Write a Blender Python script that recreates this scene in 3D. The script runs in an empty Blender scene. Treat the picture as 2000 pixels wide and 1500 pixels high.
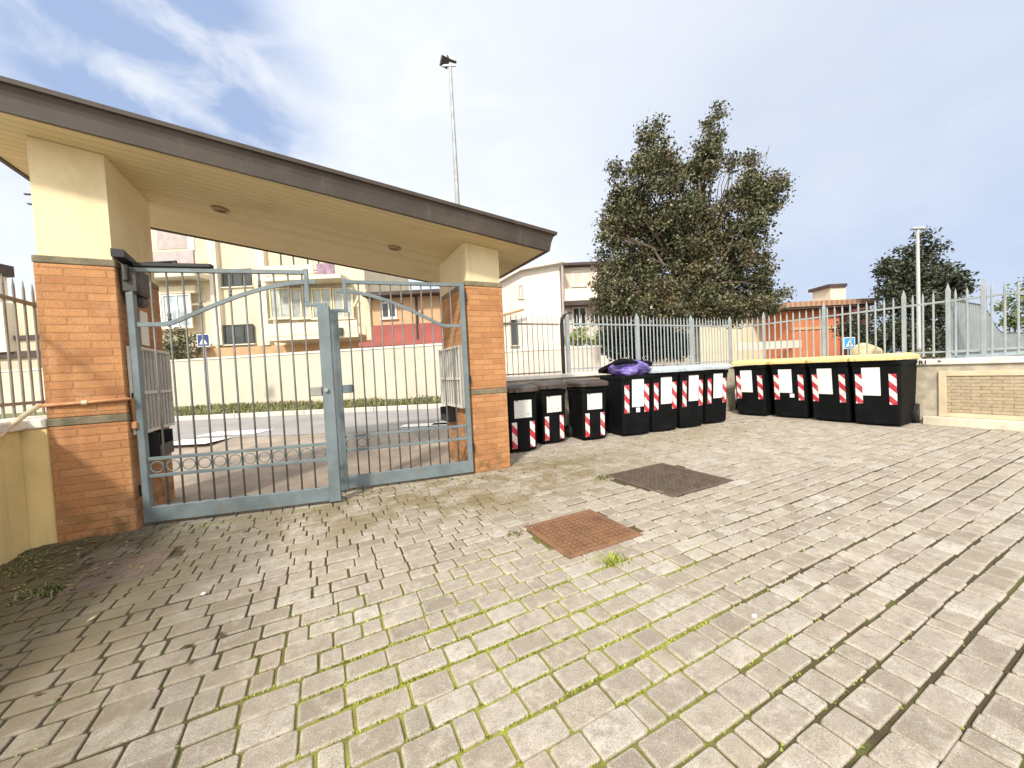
import bpy, math, random
import numpy as np
from mathutils import Vector, Matrix
R = math.radians
SC = bpy.context.scene
COL = SC.collection
rnd = random.Random(7)

# ------------------------------------------------------------------ camera
F, CH = 740.0, 1.12
PSI = R(26.9)
pitch, roll = math.atan(26/740), math.atan(.0485)
fw = Vector((math.sin(PSI)*math.cos(pitch), math.cos(PSI)*math.cos(pitch), -math.sin(pitch)))
r0 = Vector((math.cos(PSI), -math.sin(PSI), 0)); u0 = r0.cross(fw)
cr, sr = math.cos(roll), math.sin(roll)
RT = cr*r0 - sr*u0; UP = sr*r0 + cr*u0
C0 = Vector((0, 0, CH))
cd = bpy.data.cameras.new('camera'); cd.sensor_width = 36; cd.lens = F/2000*36
cd.clip_start = .02; cd.clip_end = 3000
cam = bpy.data.objects.new('camera', cd); COL.objects.link(cam)
M = Matrix((RT, UP, -fw)).transposed().to_4x4(); M.translation = C0
cam.matrix_world = M; SC.camera = cam

def at(x, y, w):                      # a place seen at (x, y) of the photograph, w metres down the street
    return C0 + (fw + RT*((x-1000)/F) + UP*((750-y)/F))*w
def sdir(px, py):
    return (fw + RT*((px-1000)/F) + UP*((750-py)/F)).normalized()
STREET = Matrix.Rotation(-PSI, 4, 'Z')      # local x along the street, y away from the yard
def sw(x, y, w):                      # street coordinates (along, away, height)
    p = STREET.inverted() @ at(x, y, w)
    return p.x, p.y, p.z

# ------------------------------------------------------------------ materials
def nt(name):
    m = bpy.data.materials.new(name); m.use_nodes = True
    n = m.node_tree.nodes; l = m.node_tree.links
    return m, n, l, n['Principled BSDF']
def rgb(c): return (c[0], c[1], c[2], 1)
def mixc(n, l, fac, a, b, typ='MIX'):
    x = n.new('ShaderNodeMix'); x.data_type = 'RGBA'; x.blend_type = typ
    for s, v in ((x.inputs[0], fac), (x.inputs[6], a), (x.inputs[7], b)):
        if isinstance(v, bpy.types.NodeSocket): l.new(v, s)
        else: s.default_value = v if not isinstance(v, tuple) else rgb(v)
    return x.outputs[2]
def noise(n, l, vec, scale, detail=4, rough=.55, dist=0):
    t = n.new('ShaderNodeTexNoise'); t.inputs['Scale'].default_value = scale
    t.inputs['Detail'].default_value = detail; t.inputs['Roughness'].default_value = rough
    t.inputs['Distortion'].default_value = dist
    if vec is not None: l.new(vec, t.inputs['Vector'])
    return t.outputs['Fac']
def ramp(n, l, fac, stops, interp='LINEAR'):
    r = n.new('ShaderNodeValToRGB'); r.color_ramp.interpolation = interp
    e = r.color_ramp.elements
    while len(e) < len(stops): e.new(.5)
    for q, (p, c) in zip(e, stops):
        q.position = p; q.color = rgb(c) if isinstance(c, tuple) else (c, c, c, 1)
    l.new(fac, r.inputs[0]); return r.outputs[0]
def mrange(n, l, v, a, b, c=0., d=1., smooth=True):
    m = n.new('ShaderNodeMapRange'); m.interpolation_type = 'SMOOTHSTEP' if smooth else 'LINEAR'
    l.new(v, m.inputs[0])
    for i, q in enumerate((a, b, c, d)): m.inputs[i+1].default_value = q
    return m.outputs[0]
def math_(n, l, op, a, b=None):
    m = n.new('ShaderNodeMath'); m.operation = op
    for s, v in zip(m.inputs, (a, b)):
        if v is None: continue
        if isinstance(v, bpy.types.NodeSocket): l.new(v, s)
        else: s.default_value = v
    return m.outputs[0]
def bumpn(n, l, b, h, strength, dist=.01):
    q = n.new('ShaderNodeBump'); q.inputs['Strength'].default_value = strength
    q.inputs['Distance'].default_value = dist; l.new(h, q.inputs['Height']); l.new(q.outputs[0], b.inputs['Normal'])
def objc(n): return n.new('ShaderNodeTexCoord').outputs['Object']
def uvc(n): return n.new('ShaderNodeTexCoord').outputs['UV']
def geo_pos(n): return n.new('ShaderNodeNewGeometry').outputs['Position']

def pm(name, col, rough=.75, var=.18, vs=3., bump=.15, bs=90., metal=0., dirt=None, dirtamt=.5, ds=1.6, streak=None, sa=.5):
    m, n, l, b = nt(name); c = geo_pos(n)
    f = noise(n, l, c, vs, 6)
    dark = tuple(x*(1-var) for x in col); lite = tuple(min(1, x*(1+var)) for x in col)
    k = mixc(n, l, mrange(n, l, f, .3, .7), dark, lite)
    if dirt:
        d = noise(n, l, c, ds, 8, .65, .6)
        k = mixc(n, l, mrange(n, l, d, .5, .75, 0, dirtamt), k, dirt)
    if streak:
        mp = n.new('ShaderNodeMapping'); mp.inputs['Scale'].default_value = (7, 7, .55); l.new(c, mp.inputs[0])
        st = noise(n, l, mp.outputs[0], 1.3, 7, .62)
        k = mixc(n, l, math_(n, l, 'MULTIPLY', mrange(n, l, st, .52, .74, 0, sa), mrange(n, l, noise(n, l, c, 1.1, 4), .35, .65)), k, streak)
    l.new(k, b.inputs['Base Color'])
    b.inputs['Roughness'].default_value = rough; b.inputs['Metallic'].default_value = metal
    if bump: bumpn(n, l, b, noise(n, l, c, bs, 3), bump)
    return m

MT = {}
MT['plaster'] = pm('pale_yellow_plaster', (.76, .64, .41), .85, .08, 1.5, .25, 160, dirt=(.52, .41, .22), dirtamt=.4, streak=(.42, .33, .18), sa=.45)
MT['wall_plaster'] = pm('yellow_wall_plaster', (.78, .60, .28), .85, .10, 2.2, .3, 120, dirt=(.34, .28, .12), dirtamt=.6, ds=2.5, streak=(.30, .24, .11), sa=.6)
MT['coping'] = pm('white_coping', (.78, .74, .66), .8, .10, 4, .25, 80, dirt=(.30, .26, .20), dirtamt=.6, ds=3)
MT['band'] = pm('grey_stone_band', (.20, .17, .11), .9, .25, 9, .5, 60, dirt=(.12, .10, .06))
MT['fascia'] = pm('dark_brown_fascia', (.056, .041, .032), .55, .18, 2.5, .06, 60, dirt=(.13, .105, .085), dirtamt=.5, ds=1.2, streak=(.15, .125, .105), sa=.6)
MT['gate'] = pm('blue_grey_gate_paint', (.15, .19, .205), .5, .16, 6, .12, 70, dirt=(.16, .13, .10), dirtamt=.45, ds=5)
MT['gate_bar'] = pm('grey_gate_bar_paint', (.15, .15, .138), .5, .2, 9, .1, 70, dirt=(.15, .11, .07), dirtamt=.5, ds=7)
MT['fence_pale'] = pm('pale_grey_fence_paint', (.31, .345, .355), .5, .12, 6, .08, 70, dirt=(.30, .25, .2), dirtamt=.3, ds=6)
MT['fence_grey'] = pm('grey_fence_paint', (.36, .38, .36), .55, .15, 6, .08, 70, dirt=(.2, .16, .12), dirtamt=.3, ds=6)
MT['fence_dark'] = pm('dark_fence_paint', (.22, .205, .175), .6, .2, 6, .1, 70)
MT['side_gate'] = pm('pale_blue_gate_paint', (.40, .50, .545), .5, .1, 5, .08, 60)
MT['black_iron'] = pm('black_iron', (.012, .012, .013), .55, .2, 8, .1, 60)
MT['dark_grey'] = pm('dark_grey_casing', (.055, .05, .045), .6, .3, 14, .15, 60, dirt=(.15, .12, .08), dirtamt=.5, ds=9)
MT['bin_black'] = pm('black_bin_plastic', (.0035, .0045, .0052), .65, .25, 5, .1, 140, dirt=(.012, .012, .011), dirtamt=.5, ds=5)
MT['bin_black'].node_tree.nodes['Principled BSDF'].inputs['Specular IOR Level'].default_value = .14
MT['lid_brown'] = pm('brown_bin_lid', (.06, .043, .037), .5, .2, 8, .1, 120, dirt=(.2, .17, .15), dirtamt=.45, ds=8)
MT['lid_blue'] = pm('pale_blue_bin_lid', (.42, .48, .53), .5, .12, 8, .1, 120, dirt=(.35, .35, .33), dirtamt=.5, ds=8)
MT['lid_yellow'] = pm('yellow_bin_lid', (.72, .60, .26), .5, .1, 8, .1, 120, dirt=(.5, .36, .1), dirtamt=.5, ds=8)
MT['rubber'] = pm('black_rubber', (.012, .012, .012), .85, .2, 20, .1, 90)
MT['white_metal'] = pm('white_painted_metal', (.62, .60, .55), .55, .12, 8, .1, 70, dirt=(.35, .28, .2), dirtamt=.4, ds=8)
MT['mail_grey'] = pm('grey_letterbox_metal', (.30, .29, .27), .5, .2, 10, .1, 60)
MT['paper'] = None
MT['pipe'] = pm('orange_pipe_plastic', (.55, .27, .12), .6, .12, 8, .05, 60)
MT['pipe_cream'] = pm('cream_pipe_plastic', (.72, .60, .40), .6, .12, 8, .05, 60)
MT['rough_render'] = pm('rough_beige_render', (.47, .42, .33), .95, .2, 7, .6, 50, dirt=(.24, .2, .13), dirtamt=.6, ds=3)
MT['cream_trim'] = pm('cream_trim', (.64, .53, .365), .85, .1, 4, .2, 90, dirt=(.5, .38, .22), dirtamt=.5, ds=3)
MT['step'] = pm('cream_concrete_plinth', (.66, .59, .47), .9, .15, 5, .4, 60, dirt=(.36, .3, .2), dirtamt=.6, ds=3)
MT['white_wall'] = pm('cream_white_wall', (.56, .51, .42), .9, .06, 1.2, .1, 60, dirt=(.42, .37, .27), dirtamt=.4, ds=.9, streak=(.36, .31, .22), sa=.55)
MT['pinkish_wall'] = pm('pale_pink_wall', (.70, .58, .50), .9, .08, 1.2, .1, 60, dirt=(.45, .38, .32), dirtamt=.4, ds=.8)
MT['apart'] = pm('beige_facade', (.66, .575, .42), .9, .08, .6, .1, 40, dirt=(.46, .38, .25), dirtamt=.4, ds=.5, streak=(.4, .33, .22), sa=.5)
MT['apart_lite'] = pm('cream_facade_trim', (.70, .64, .51), .9, .06, .8, .1, 40)
MT['terracotta'] = pm('terracotta_base', (.52, .33, .18), .9, .15, 1.5, .1, 40)
MT['peach'] = pm('peach_facade', (.58, .37, .21), .9, .08, .9, .1, 40)
MT['red_wall'] = pm('red_facade', (.34, .105, .09), .9, .12, .9, .1, 40)
MT['orange_wall'] = pm('orange_facade', (.60, .20, .09), .9, .08, .9, .1, 40)
MT['yellow_house'] = pm('pale_yellow_facade', (.70, .58, .40), .9, .06, .9, .1, 40)
MT['white_house'] = pm('white_facade', (.74, .68, .61), .9, .05, .7, .1, 40, dirt=(.55, .47, .40), dirtamt=.3, ds=.5, streak=(.5, .43, .37), sa=.4)
MT['beige_house'] = pm('beige_grey_facade', (.56, .49, .36), .9, .08, .9, .1, 40)
MT['roof_tile'] = None
MT['dark_roof'] = pm('dark_roof_edge', (.07, .05, .045), .8, .2, 3, .2, 30)
MT['shutter'] = pm('grey_pink_shutter', (.42, .37, .36), .7, .1, 3, .1, 30)
MT['frame_dark'] = pm('dark_window_frame', (.04, .045, .035), .6, .2, 3, .05, 30)
MT['frame_white'] = pm('white_window_frame', (.78, .76, .70), .6, .08, 3, .05, 30)
MT['frame_yellow'] = pm('yellow_window_frame', (.70, .62, .38), .6, .1, 3, .05, 30)
MT['galv'] = pm('galvanised_pole', (.36, .37, .37), .45, .15, 4, .05, 40, metal=.4)
MT['white_pole'] = pm('white_pole_paint', (.47, .48, .48), .5, .08, 4, .05, 40)
MT['lamp_dark'] = pm('dark_lamp_housing', (.05, .05, .05), .5, .15, 4, .05, 40)
MT['lamp_lens'] = pm('pale_lamp_lens', (.55, .55, .52), .25, .1, 4, 0)
MT['bark'] = pm('bark', (.13, .105, .08), .95, .4, 9, .9, 30)
MT['cushion'] = pm('purple_cushion', (.32, .22, .28), .9, .25, 4, .1, 40)
MT['awning'] = pm('tan_awning_cloth', (.62, .48, .28), .9, .15, 3, .1, 30)
MT['soil'] = pm('brown_soil', (.17, .12, .075), 1, .3, 4, .5, 20)
MT['earth'] = pm('outer_ground', (.30, .27, .21), 1, .25, .6, .3, 6)
MT['asphalt'] = pm('worn_grey_asphalt', (.30, .285, .275), .95, .12, .8, .4, 70, dirt=(.16, .15, .145), dirtamt=.4, ds=.5)
MT['drive'] = pm('pinkish_driveway', (.33, .27, .215), .95, .2, 2.2, .5, 60, dirt=(.20, .16, .11), dirtamt=.55, ds=1.1)
MT['road_white'] = pm('white_road_patch', (.78, .77, .73), .8, .1, 6, .2, 60)
MT['kerb'] = pm('pale_kerb_stone', (.58, .54, .47), .9, .15, 3, .3, 40, dirt=(.3, .27, .2), dirtamt=.4)
MT['bank'] = pm('grass_bank_soil', (.13, .14, .05), 1, .35, 2.5, .6, 14, dirt=(.25, .2, .11), dirtamt=.6, ds=1.5)
MT['sign_blue'] = pm('blue_sign_face', (.02, .045, .17), .4, .1, 6, 0)
MT['sign_white'] = pm('white_sign_face', (.80, .81, .84), .4, .05, 6, 0)
MT['sign_lightblue'] = pm('light_blue_sign_face', (.03, .28, .66), .4, .1, 6, 0)
MT['downlight'] = pm('bronze_downlight', (.30, .2, .09), .5, .2, 10, .05, 60)
MT['graffiti'] = pm('black_marker_paint', (.02, .02, .02), .7, .1, 8, 0)
MT['pebble'] = pm('pale_pebble', (.62, .60, .56), .9, .1, 20, 0)
MT['wood_twig'] = pm('dry_twig', (.25, .16, .1), .9, .2, 20, 0)

def glass(name, col, rough=.12):
    m, n, l, b = nt(name); c = geo_pos(n)
    l.new(mixc(n, l, mrange(n, l, noise(n, l, c, 1.3, 3), .35, .65), tuple(x*.55 for x in col), col), b.inputs['Base Color'])
    b.inputs['Roughness'].default_value = rough; b.inputs['Specular IOR Level'].default_value = .7
    return m
MT['glass_dark'] = glass('dark_window_glass', (.045, .05, .05))
MT['glass_pale'] = glass('pale_curtained_glass', (.42, .46, .44), .2)
MT['glass_blue'] = glass('pale_blue_glazing', (.52, .62, .66), .25)

def brick_mat():
    m, n, l, b = nt('orange_brick'); uv = uvc(n); pos = geo_pos(n)
    t = n.new('ShaderNodeTexBrick'); l.new(uv, t.inputs['Vector'])
    t.inputs['Scale'].default_value = 1; t.inputs['Brick Width'].default_value = .235; t.inputs['Row Height'].default_value = .06
    t.inputs['Mortar Size'].default_value = .0065; t.inputs['Mortar Smooth'].default_value = .4; t.inputs['Bias'].default_value = -.1
    t.inputs['Color1'].default_value = (.52, .255, .108, 1); t.inputs['Color2'].default_value = (.36, .155, .065, 1)
    t.inputs['Mortar'].default_value = (.37, .185, .08, 1)
    f = noise(n, l, pos, 5, 7, .65)
    k = mixc(n, l, mrange(n, l, f, .3, .75, 0, .5), t.outputs['Color'], (.60, .30, .125))
    st = noise(n, l, pos, 1.6, 6, .6, .5)
    k = mixc(n, l, mrange(n, l, st, .52, .75, 0, .5), k, (.30, .13, .045))
    ef = noise(n, l, pos, 3.1, 8, .7, .8)
    k = mixc(n, l, mrange(n, l, ef, .52, .72, 0, .45), k, (.60, .40, .25))
    g = noise(n, l, pos, 60, 3, .6)
    k = mixc(n, l, mrange(n, l, g, .35, .7, 0, .3), k, (.27, .115, .045))
    # moss creeping up from the paving
    sep = n.new('ShaderNodeSeparateXYZ'); l.new(pos, sep.inputs[0])
    low = mrange(n, l, sep.outputs[2], .0, .42, 1, 0)
    k = mixc(n, l, math_(n, l, 'MULTIPLY', low, mrange(n, l, noise(n, l, pos, 9, 6), .4, .65, 0, .7)), k, (.09, .075, .03))
    l.new(k, b.inputs['Base Color']); b.inputs['Roughness'].default_value = .92
    h = math_(n, l, 'ADD', math_(n, l, 'MULTIPLY', t.outputs['Fac'], -1.0), math_(n, l, 'MULTIPLY', g, .5))
    bumpn(n, l, b, h, .65, .008)
    return m
MT['brick'] = brick_mat()

def panel_brick_mat():
    m, n, l, b = nt('beige_split_stone'); uv = uvc(n); pos = geo_pos(n)
    t = n.new('ShaderNodeTexBrick'); l.new(uv, t.inputs['Vector']); t.inputs['Scale'].default_value = 1
    t.inputs['Brick Width'].default_value = .19; t.inputs['Row Height'].default_value = .048
    t.inputs['Mortar Size'].default_value = .006; t.inputs['Mortar Smooth'].default_value = .3
    t.inputs['Color1'].default_value = (.46, .375, .25, 1); t.inputs['Color2'].default_value = (.38, .305, .205, 1)
    t.inputs['Mortar'].default_value = (.27, .205, .13, 1)
    k = mixc(n, l, mrange(n, l, noise(n, l, pos, 14, 6), .35, .7, 0, .5), t.outputs['Color'], (.55, .455, .32))
    l.new(k, b.inputs['Base Color']); b.inputs['Roughness'].default_value = .95
    bumpn(n, l, b, math_(n, l, 'ADD', math_(n, l, 'MULTIPLY', t.outputs['Fac'], -1.), noise(n, l, pos, 40, 4)), .7, .01)
    return m
MT['panel_brick'] = panel_brick_mat()

def soffit_mat():
    m, n, l, b = nt('yellow_soffit_boards'); uv = uvc(n); pos = geo_pos(n)
    sep = n.new('ShaderNodeSeparateXYZ'); l.new(uv, sep.inputs[0])
    v = math_(n, l, 'FRACT', math_(n, l, 'MULTIPLY', sep.outputs[1], 11.))
    groove = mrange(n, l, math_(n, l, 'ABSOLUTE', math_(n, l, 'SUBTRACT', v, .5)), .43, .5)
    fl = math_(n, l, 'FLOOR', math_(n, l, 'MULTIPLY', sep.outputs[1], 11.))
    wn = n.new('ShaderNodeTexWhiteNoise'); wn.noise_dimensions = '1D'; l.new(fl, wn.inputs['W'])
    k = mixc(n, l, wn.outputs['Value'], (.63, .51, .27), (.70, .575, .325))
    k = mixc(n, l, mrange(n, l, noise(n, l, pos, 2.2, 7, .6), .5, .8, 0, .5), k, (.48, .34, .13))
    k = mixc(n, l, math_(n, l, 'MULTIPLY', groove, math_(n, l, 'MULTIPLY', noise(n, l, pos, 5, 3), .9)), k, (.22, .15, .06))
    l.new(k, b.inputs['Base Color']); b.inputs['Roughness'].default_value = .7
    bumpn(n, l, b, math_(n, l, 'MULTIPLY', groove, -1.), .6, .006)
    return m
MT['soffit'] = soffit_mat()

def stripe_mat():
    m, n, l, b = nt('red_white_reflective_tape'); uv = uvc(n)
    sep = n.new('ShaderNodeSeparateXYZ'); l.new(uv, sep.inputs[0])
    v = math_(n, l, 'FRACT', math_(n, l, 'MULTIPLY', math_(n, l, 'ADD', math_(n, l, 'MULTIPLY', sep.outputs[0], 1.1), sep.outputs[1]), 4.6))
    f = math_(n, l, 'GREATER_THAN', v, .52)
    k = mixc(n, l, f, (.80, .74, .72), (.50, .03, .05))
    k = mixc(n, l, mrange(n, l, noise(n, l, geo_pos(n), 14, 5), .45, .75, 0, .45), k, (.50, .30, .29))
    l.new(k, b.inputs['Base Color']); b.inputs['Roughness'].default_value = .35
    return m
MT['stripe'] = stripe_mat()

def paper_mat():
    m, n, l, b = nt('white_printed_sticker'); uv = uvc(n)
    sep = n.new('ShaderNodeSeparateXYZ'); l.new(uv, sep.inputs[0])
    rows = math_(n, l, 'GREATER_THAN', math_(n, l, 'FRACT', math_(n, l, 'MULTIPLY', sep.outputs[1], 42.)), .62)
    mp = n.new('ShaderNodeMapping'); mp.inputs['Scale'].default_value = (90, 10, 10); l.new(uv, mp.inputs[0])
    words = math_(n, l, 'GREATER_THAN', noise(n, l, mp.outputs[0], 1, 2), .52)
    f = math_(n, l, 'MULTIPLY', rows, math_(n, l, 'MULTIPLY', words, .06))
    k = mixc(n, l, f, (.82, .82, .80), (.35, .37, .4))
    k = mixc(n, l, mrange(n, l, noise(n, l, geo_pos(n), 9, 5), .5, .8, 0, .35), k, (.62, .60, .54))
    l.new(k, b.inputs['Base Color']); b.inputs['Roughness'].default_value = .5
    return m
MT['paper'] = paper_mat()
def poster_mat():
    m, n, l, b = nt('white_sticker_with_pictures'); uv = uvc(n)
    v = n.new('ShaderNodeTexVoronoi'); v.inputs['Scale'].default_value = 11.; l.new(uv, v.inputs['Vector'])
    f = mrange(n, l, v.outputs['Distance'], .18, .30, 1, 0)
    f = math_(n, l, 'MULTIPLY', f, mrange(n, l, noise(n, l, uv, 14, 4), .42, .55))
    k = mixc(n, l, math_(n, l, 'MULTIPLY', f, .8), (.72, .72, .69), (.10, .10, .10))
    l.new(k, b.inputs['Base Color']); b.inputs['Roughness'].default_value = .5
    return m
MT['poster'] = poster_mat()

def tile_mat():
    m, n, l, b = nt('terracotta_roof_tiles'); uv = uvc(n); pos = geo_pos(n)
    w = n.new('ShaderNodeTexWave'); l.new(uv, w.inputs['Vector']); w.inputs['Scale'].default_value = 1.4; w.inputs['Distortion'].default_value = .6
    k = mixc(n, l, w.outputs['Fac'], (.30, .15, .09), (.46, .27, .17))
    k = mixc(n, l, mrange(n, l, noise(n, l, pos, 3, 6), .4, .7, 0, .6), k, (.33, .25, .18))
    l.new(k, b.inputs['Base Color']); b.inputs['Roughness'].default_value = .9
    bumpn(n, l, b, w.outputs['Fac'], .6, .03)
    return m
MT['roof_tile'] = tile_mat()

def dist_mask(n, l, pos, cx, cy, rx, ry, a=1., b=.35):     # a worn or mossy patch of the yard
    mp = n.new('ShaderNodeMapping'); mp.vector_type = 'TEXTURE'
    mp.inputs['Location'].default_value = (cx, cy, 0); mp.inputs['Scale'].default_value = (rx, ry, 1e3)
    l.new(pos, mp.inputs[0])
    v = n.new('ShaderNodeVectorMath'); v.operation = 'LENGTH'; l.new(mp.outputs[0], v.inputs[0])
    return mrange(n, l, v.outputs['Value'], b, a, 1, 0)

def paver_mat():
    m, n, l, b = nt('aged_stone_pavers'); pos = geo_pos(n)
    g = n.new('ShaderNodeNewGeometry')
    k = ramp(n, l, g.outputs['Random Per Island'], [(0, (.29, .245, .19)), (.25, (.40, .35, .285)), (.5, (.465, .41, .345)), (.62, (.41, .345, .265)), (.82, (.51, .46, .39)), (.96, (.555, .51, .44)), (1, (.64, .60, .53))])
    at_ = n.new('ShaderNodeAttribute'); at_.attribute_name = 'worn_edge'
    ew = math_(n, l, 'ADD', at_.outputs['Fac'], math_(n, l, 'MULTIPLY', math_(n, l, 'SUBTRACT', noise(n, l, pos, 32, 5, .7), .5), 1.6))
    k = mixc(n, l, mrange(n, l, ew, .2, 1.1, .0, .42), mixc(n, l, .28, k, (.17, .15, .13)), (.56, .50, .415))
    # aggregate speckle
    sp = noise(n, l, pos, 230, 3, .7)
    k = mixc(n, l, mrange(n, l, sp, .45, .64, 0, .7), k, (.165, .13, .095))
    sp2 = noise(n, l, pos, 210, 3, .7)
    k = mixc(n, l, mrange(n, l, sp2, .55, .70, 0, .6), k, (.70, .66, .59))
    mo = noise(n, l, pos, 11, 9, .72, .3)
    k = mixc(n, l, mrange(n, l, mo, .50, .72, 0, .6), k, (.60, .545, .475))
    k = mixc(n, l, mrange(n, l, mo, .50, .30, 0, .55), k, (.27, .225, .18))
    mo2 = noise(n, l, pos, 3.3, 7, .65, .3)
    k = mixc(n, l, mrange(n, l, mo2, .52, .72, 0, .4), k, (.50, .40, .335))
    st = noise(n, l, pos, 24, 6, .65)
    k = mixc(n, l, mrange(n, l, st, .48, .70, 0, .6), k, (.22, .18, .135))
    big = noise(n, l, pos, 1.1, 7, .62, .4)
    k = mixc(n, l, mrange(n, l, big, .5, .72, 0, .4), k, (.36, .30, .20))
    # mossy film by the gate and along the bins, and in the damp corner on the left
    mz = noise(n, l, pos, 2.6, 8, .68, .6)
    p1 = dist_mask(n, l, pos, 1.4, 3.5, 3.0, 1.15)
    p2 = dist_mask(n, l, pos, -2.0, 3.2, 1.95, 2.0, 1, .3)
    p3 = dist_mask(n, l, pos, 5.0, 3.9, 2.2, .8)
    k = mixc(n, l, math_(n, l, 'MULTIPLY', p1, mrange(n, l, mz, .38, .60, .05, .9)), k, (.19, .15, .07))
    k = mixc(n, l, math_(n, l, 'MULTIPLY', p3, mrange(n, l, mz, .36, .62, .05, .6)), k, (.26, .215, .125))
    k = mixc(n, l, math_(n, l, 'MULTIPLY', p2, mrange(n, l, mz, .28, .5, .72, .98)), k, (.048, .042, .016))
    p4 = dist_mask(n, l, pos, -1.9, 1.9, 2.1, 2.3)
    k = mixc(n, l, math_(n, l, 'MULTIPLY', p4, mrange(n, l, mz, .36, .62, .35, .85)), k, (.155, .12, .065))
    l.new(k, b.inputs['Base Color']); b.inputs['Roughness'].default_value = .9
    h = math_(n, l, 'ADD', math_(n, l, 'MULTIPLY', sp, .5), st)
    bumpn(n, l, b, h, .5, .006)
    return m
MT['paver'] = paver_mat()

def joint_mat():
    m, n, l, b = nt('mossy_joint_soil'); pos = geo_pos(n)
    k = mixc(n, l, noise(n, l, pos, 60, 5, .7), (.03, .023, .011), (.095, .072, .034))
    f = noise(n, l, pos, 3.2, 6, .6)
    k = mixc(n, l, mrange(n, l, f, .50, .66, 0, .6), k, (.12, .13, .03))
    pg = dist_mask(n, l, pos, .75, 1.45, 1.5, 1.0)
    gr = noise(n, l, pos, 45, 4, .6)
    k = mixc(n, l, math_(n, l, 'MULTIPLY', pg, mrange(n, l, f, .3, .55, .3, .95)), k, (.29, .30, .05))
    k = mixc(n, l, mrange(n, l, gr, .55, .85, 0, .4), k, (.12, .12, .03))
    l.new(k, b.inputs['Base Color']); b.inputs['Roughness'].default_value = 1
    bumpn(n, l, b, gr, .9, .01)
    return m
MT['joint'] = joint_mat()

def iron_mat(name, c1, c2, c3):
    m, n, l, b = nt(name); pos = geo_pos(n)
    k = mixc(n, l, mrange(n, l, noise(n, l, pos, 9, 7, .65), .3, .7), c1, c2)
    k = mixc(n, l, mrange(n, l, noise(n, l, pos, 2.6, 5), .55, .75, 0, .7), k, c3)
    l.new(k, b.inputs['Base Color']); b.inputs['Roughness'].default_value = .85
    bumpn(n, l, b, noise(n, l, pos, 150, 3), .3, .004)
    return m
MT['iron_rust'] = iron_mat('rusty_cast_iron', (.175, .088, .045), (.25, .13, .068), (.10, .055, .042))
MT['iron_dark'] = iron_mat('dark_cast_iron', (.085, .062, .045), (.135, .10, .075), (.10, .085, .05))
MT['cover_dirty'] = iron_mat('dirt_covered_iron', (.10, .075, .055), (.15, .11, .085), (.07, .06, .03))

def leaf_mat(name, stops, patch=None, rough=.5):
    m, n, l, b = nt(name); pos = geo_pos(n); g = n.new('ShaderNodeNewGeometry')
    k = ramp(n, l, g.outputs['Random Per Island'], stops)
    if patch: k = mixc(n, l, mrange(n, l, noise(n, l, pos, 1.1, 4), .5, .68, 0, .6), k, patch)
    l.new(k, b.inputs['Base Color']); b.inputs['Roughness'].default_value = rough
    b.inputs['Specular IOR Level'].default_value = .4
    return m
MT['leaf_oak'] = leaf_mat('holm_oak_leaves', [(0, (.025, .033, .015)), (.35, (.060, .068, .028)), (.7, (.115, .115, .052)), (.9, (.19, .175, .09)), (1, (.32, .30, .21))], (.13, .088, .042))
MT['leaf_dark'] = leaf_mat('dark_leaves', [(0, (.018, .026, .014)), (.5, (.038, .050, .026)), (.9, (.075, .085, .045)), (1, (.12, .125, .08))])
MT['leaf_hedge'] = leaf_mat('yellow_green_leaves', [(0, (.09, .13, .02)), (.5, (.20, .25, .04)), (1, (.42, .44, .10))])
MT['leaf_green'] = leaf_mat('mid_green_leaves', [(0, (.05, .075, .02)), (.5, (.10, .14, .035)), (1, (.2, .24, .08))])
MT['leaf_bush'] = leaf_mat('flowering_bush_leaves', [(0, (.045, .06, .018)), (.6, (.10, .115, .035)), (.86, (.16, .16, .07)), (.9, (.60, .42, .38)), (1, (.75, .62, .55))])
MT['grass'] = leaf_mat('verge_grass', [(0, (.055, .07, .02)), (.5, (.13, .14, .045)), (1, (.30, .27, .12))])
MT['moss'] = leaf_mat('bright_moss_blades', [(0, (.16, .20, .03)), (.6, (.30, .35, .05)), (1, (.45, .46, .12))])

def bag_mat():
    m, n, l, b = nt('purple_bin_bag_film'); pos = geo_pos(n)
    k = mixc(n, l, mrange(n, l, noise(n, l, pos, 7, 5), .35, .7), (.11, .075, .34), (.32, .25, .66))
    l.new(k, b.inputs['Base Color']); b.inputs['Roughness'].default_value = .3
    bumpn(n, l, b, noise(n, l, pos, 22, 5, .6, 1.), .8, .02)
    return m
MT['bag'] = bag_mat()

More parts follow.
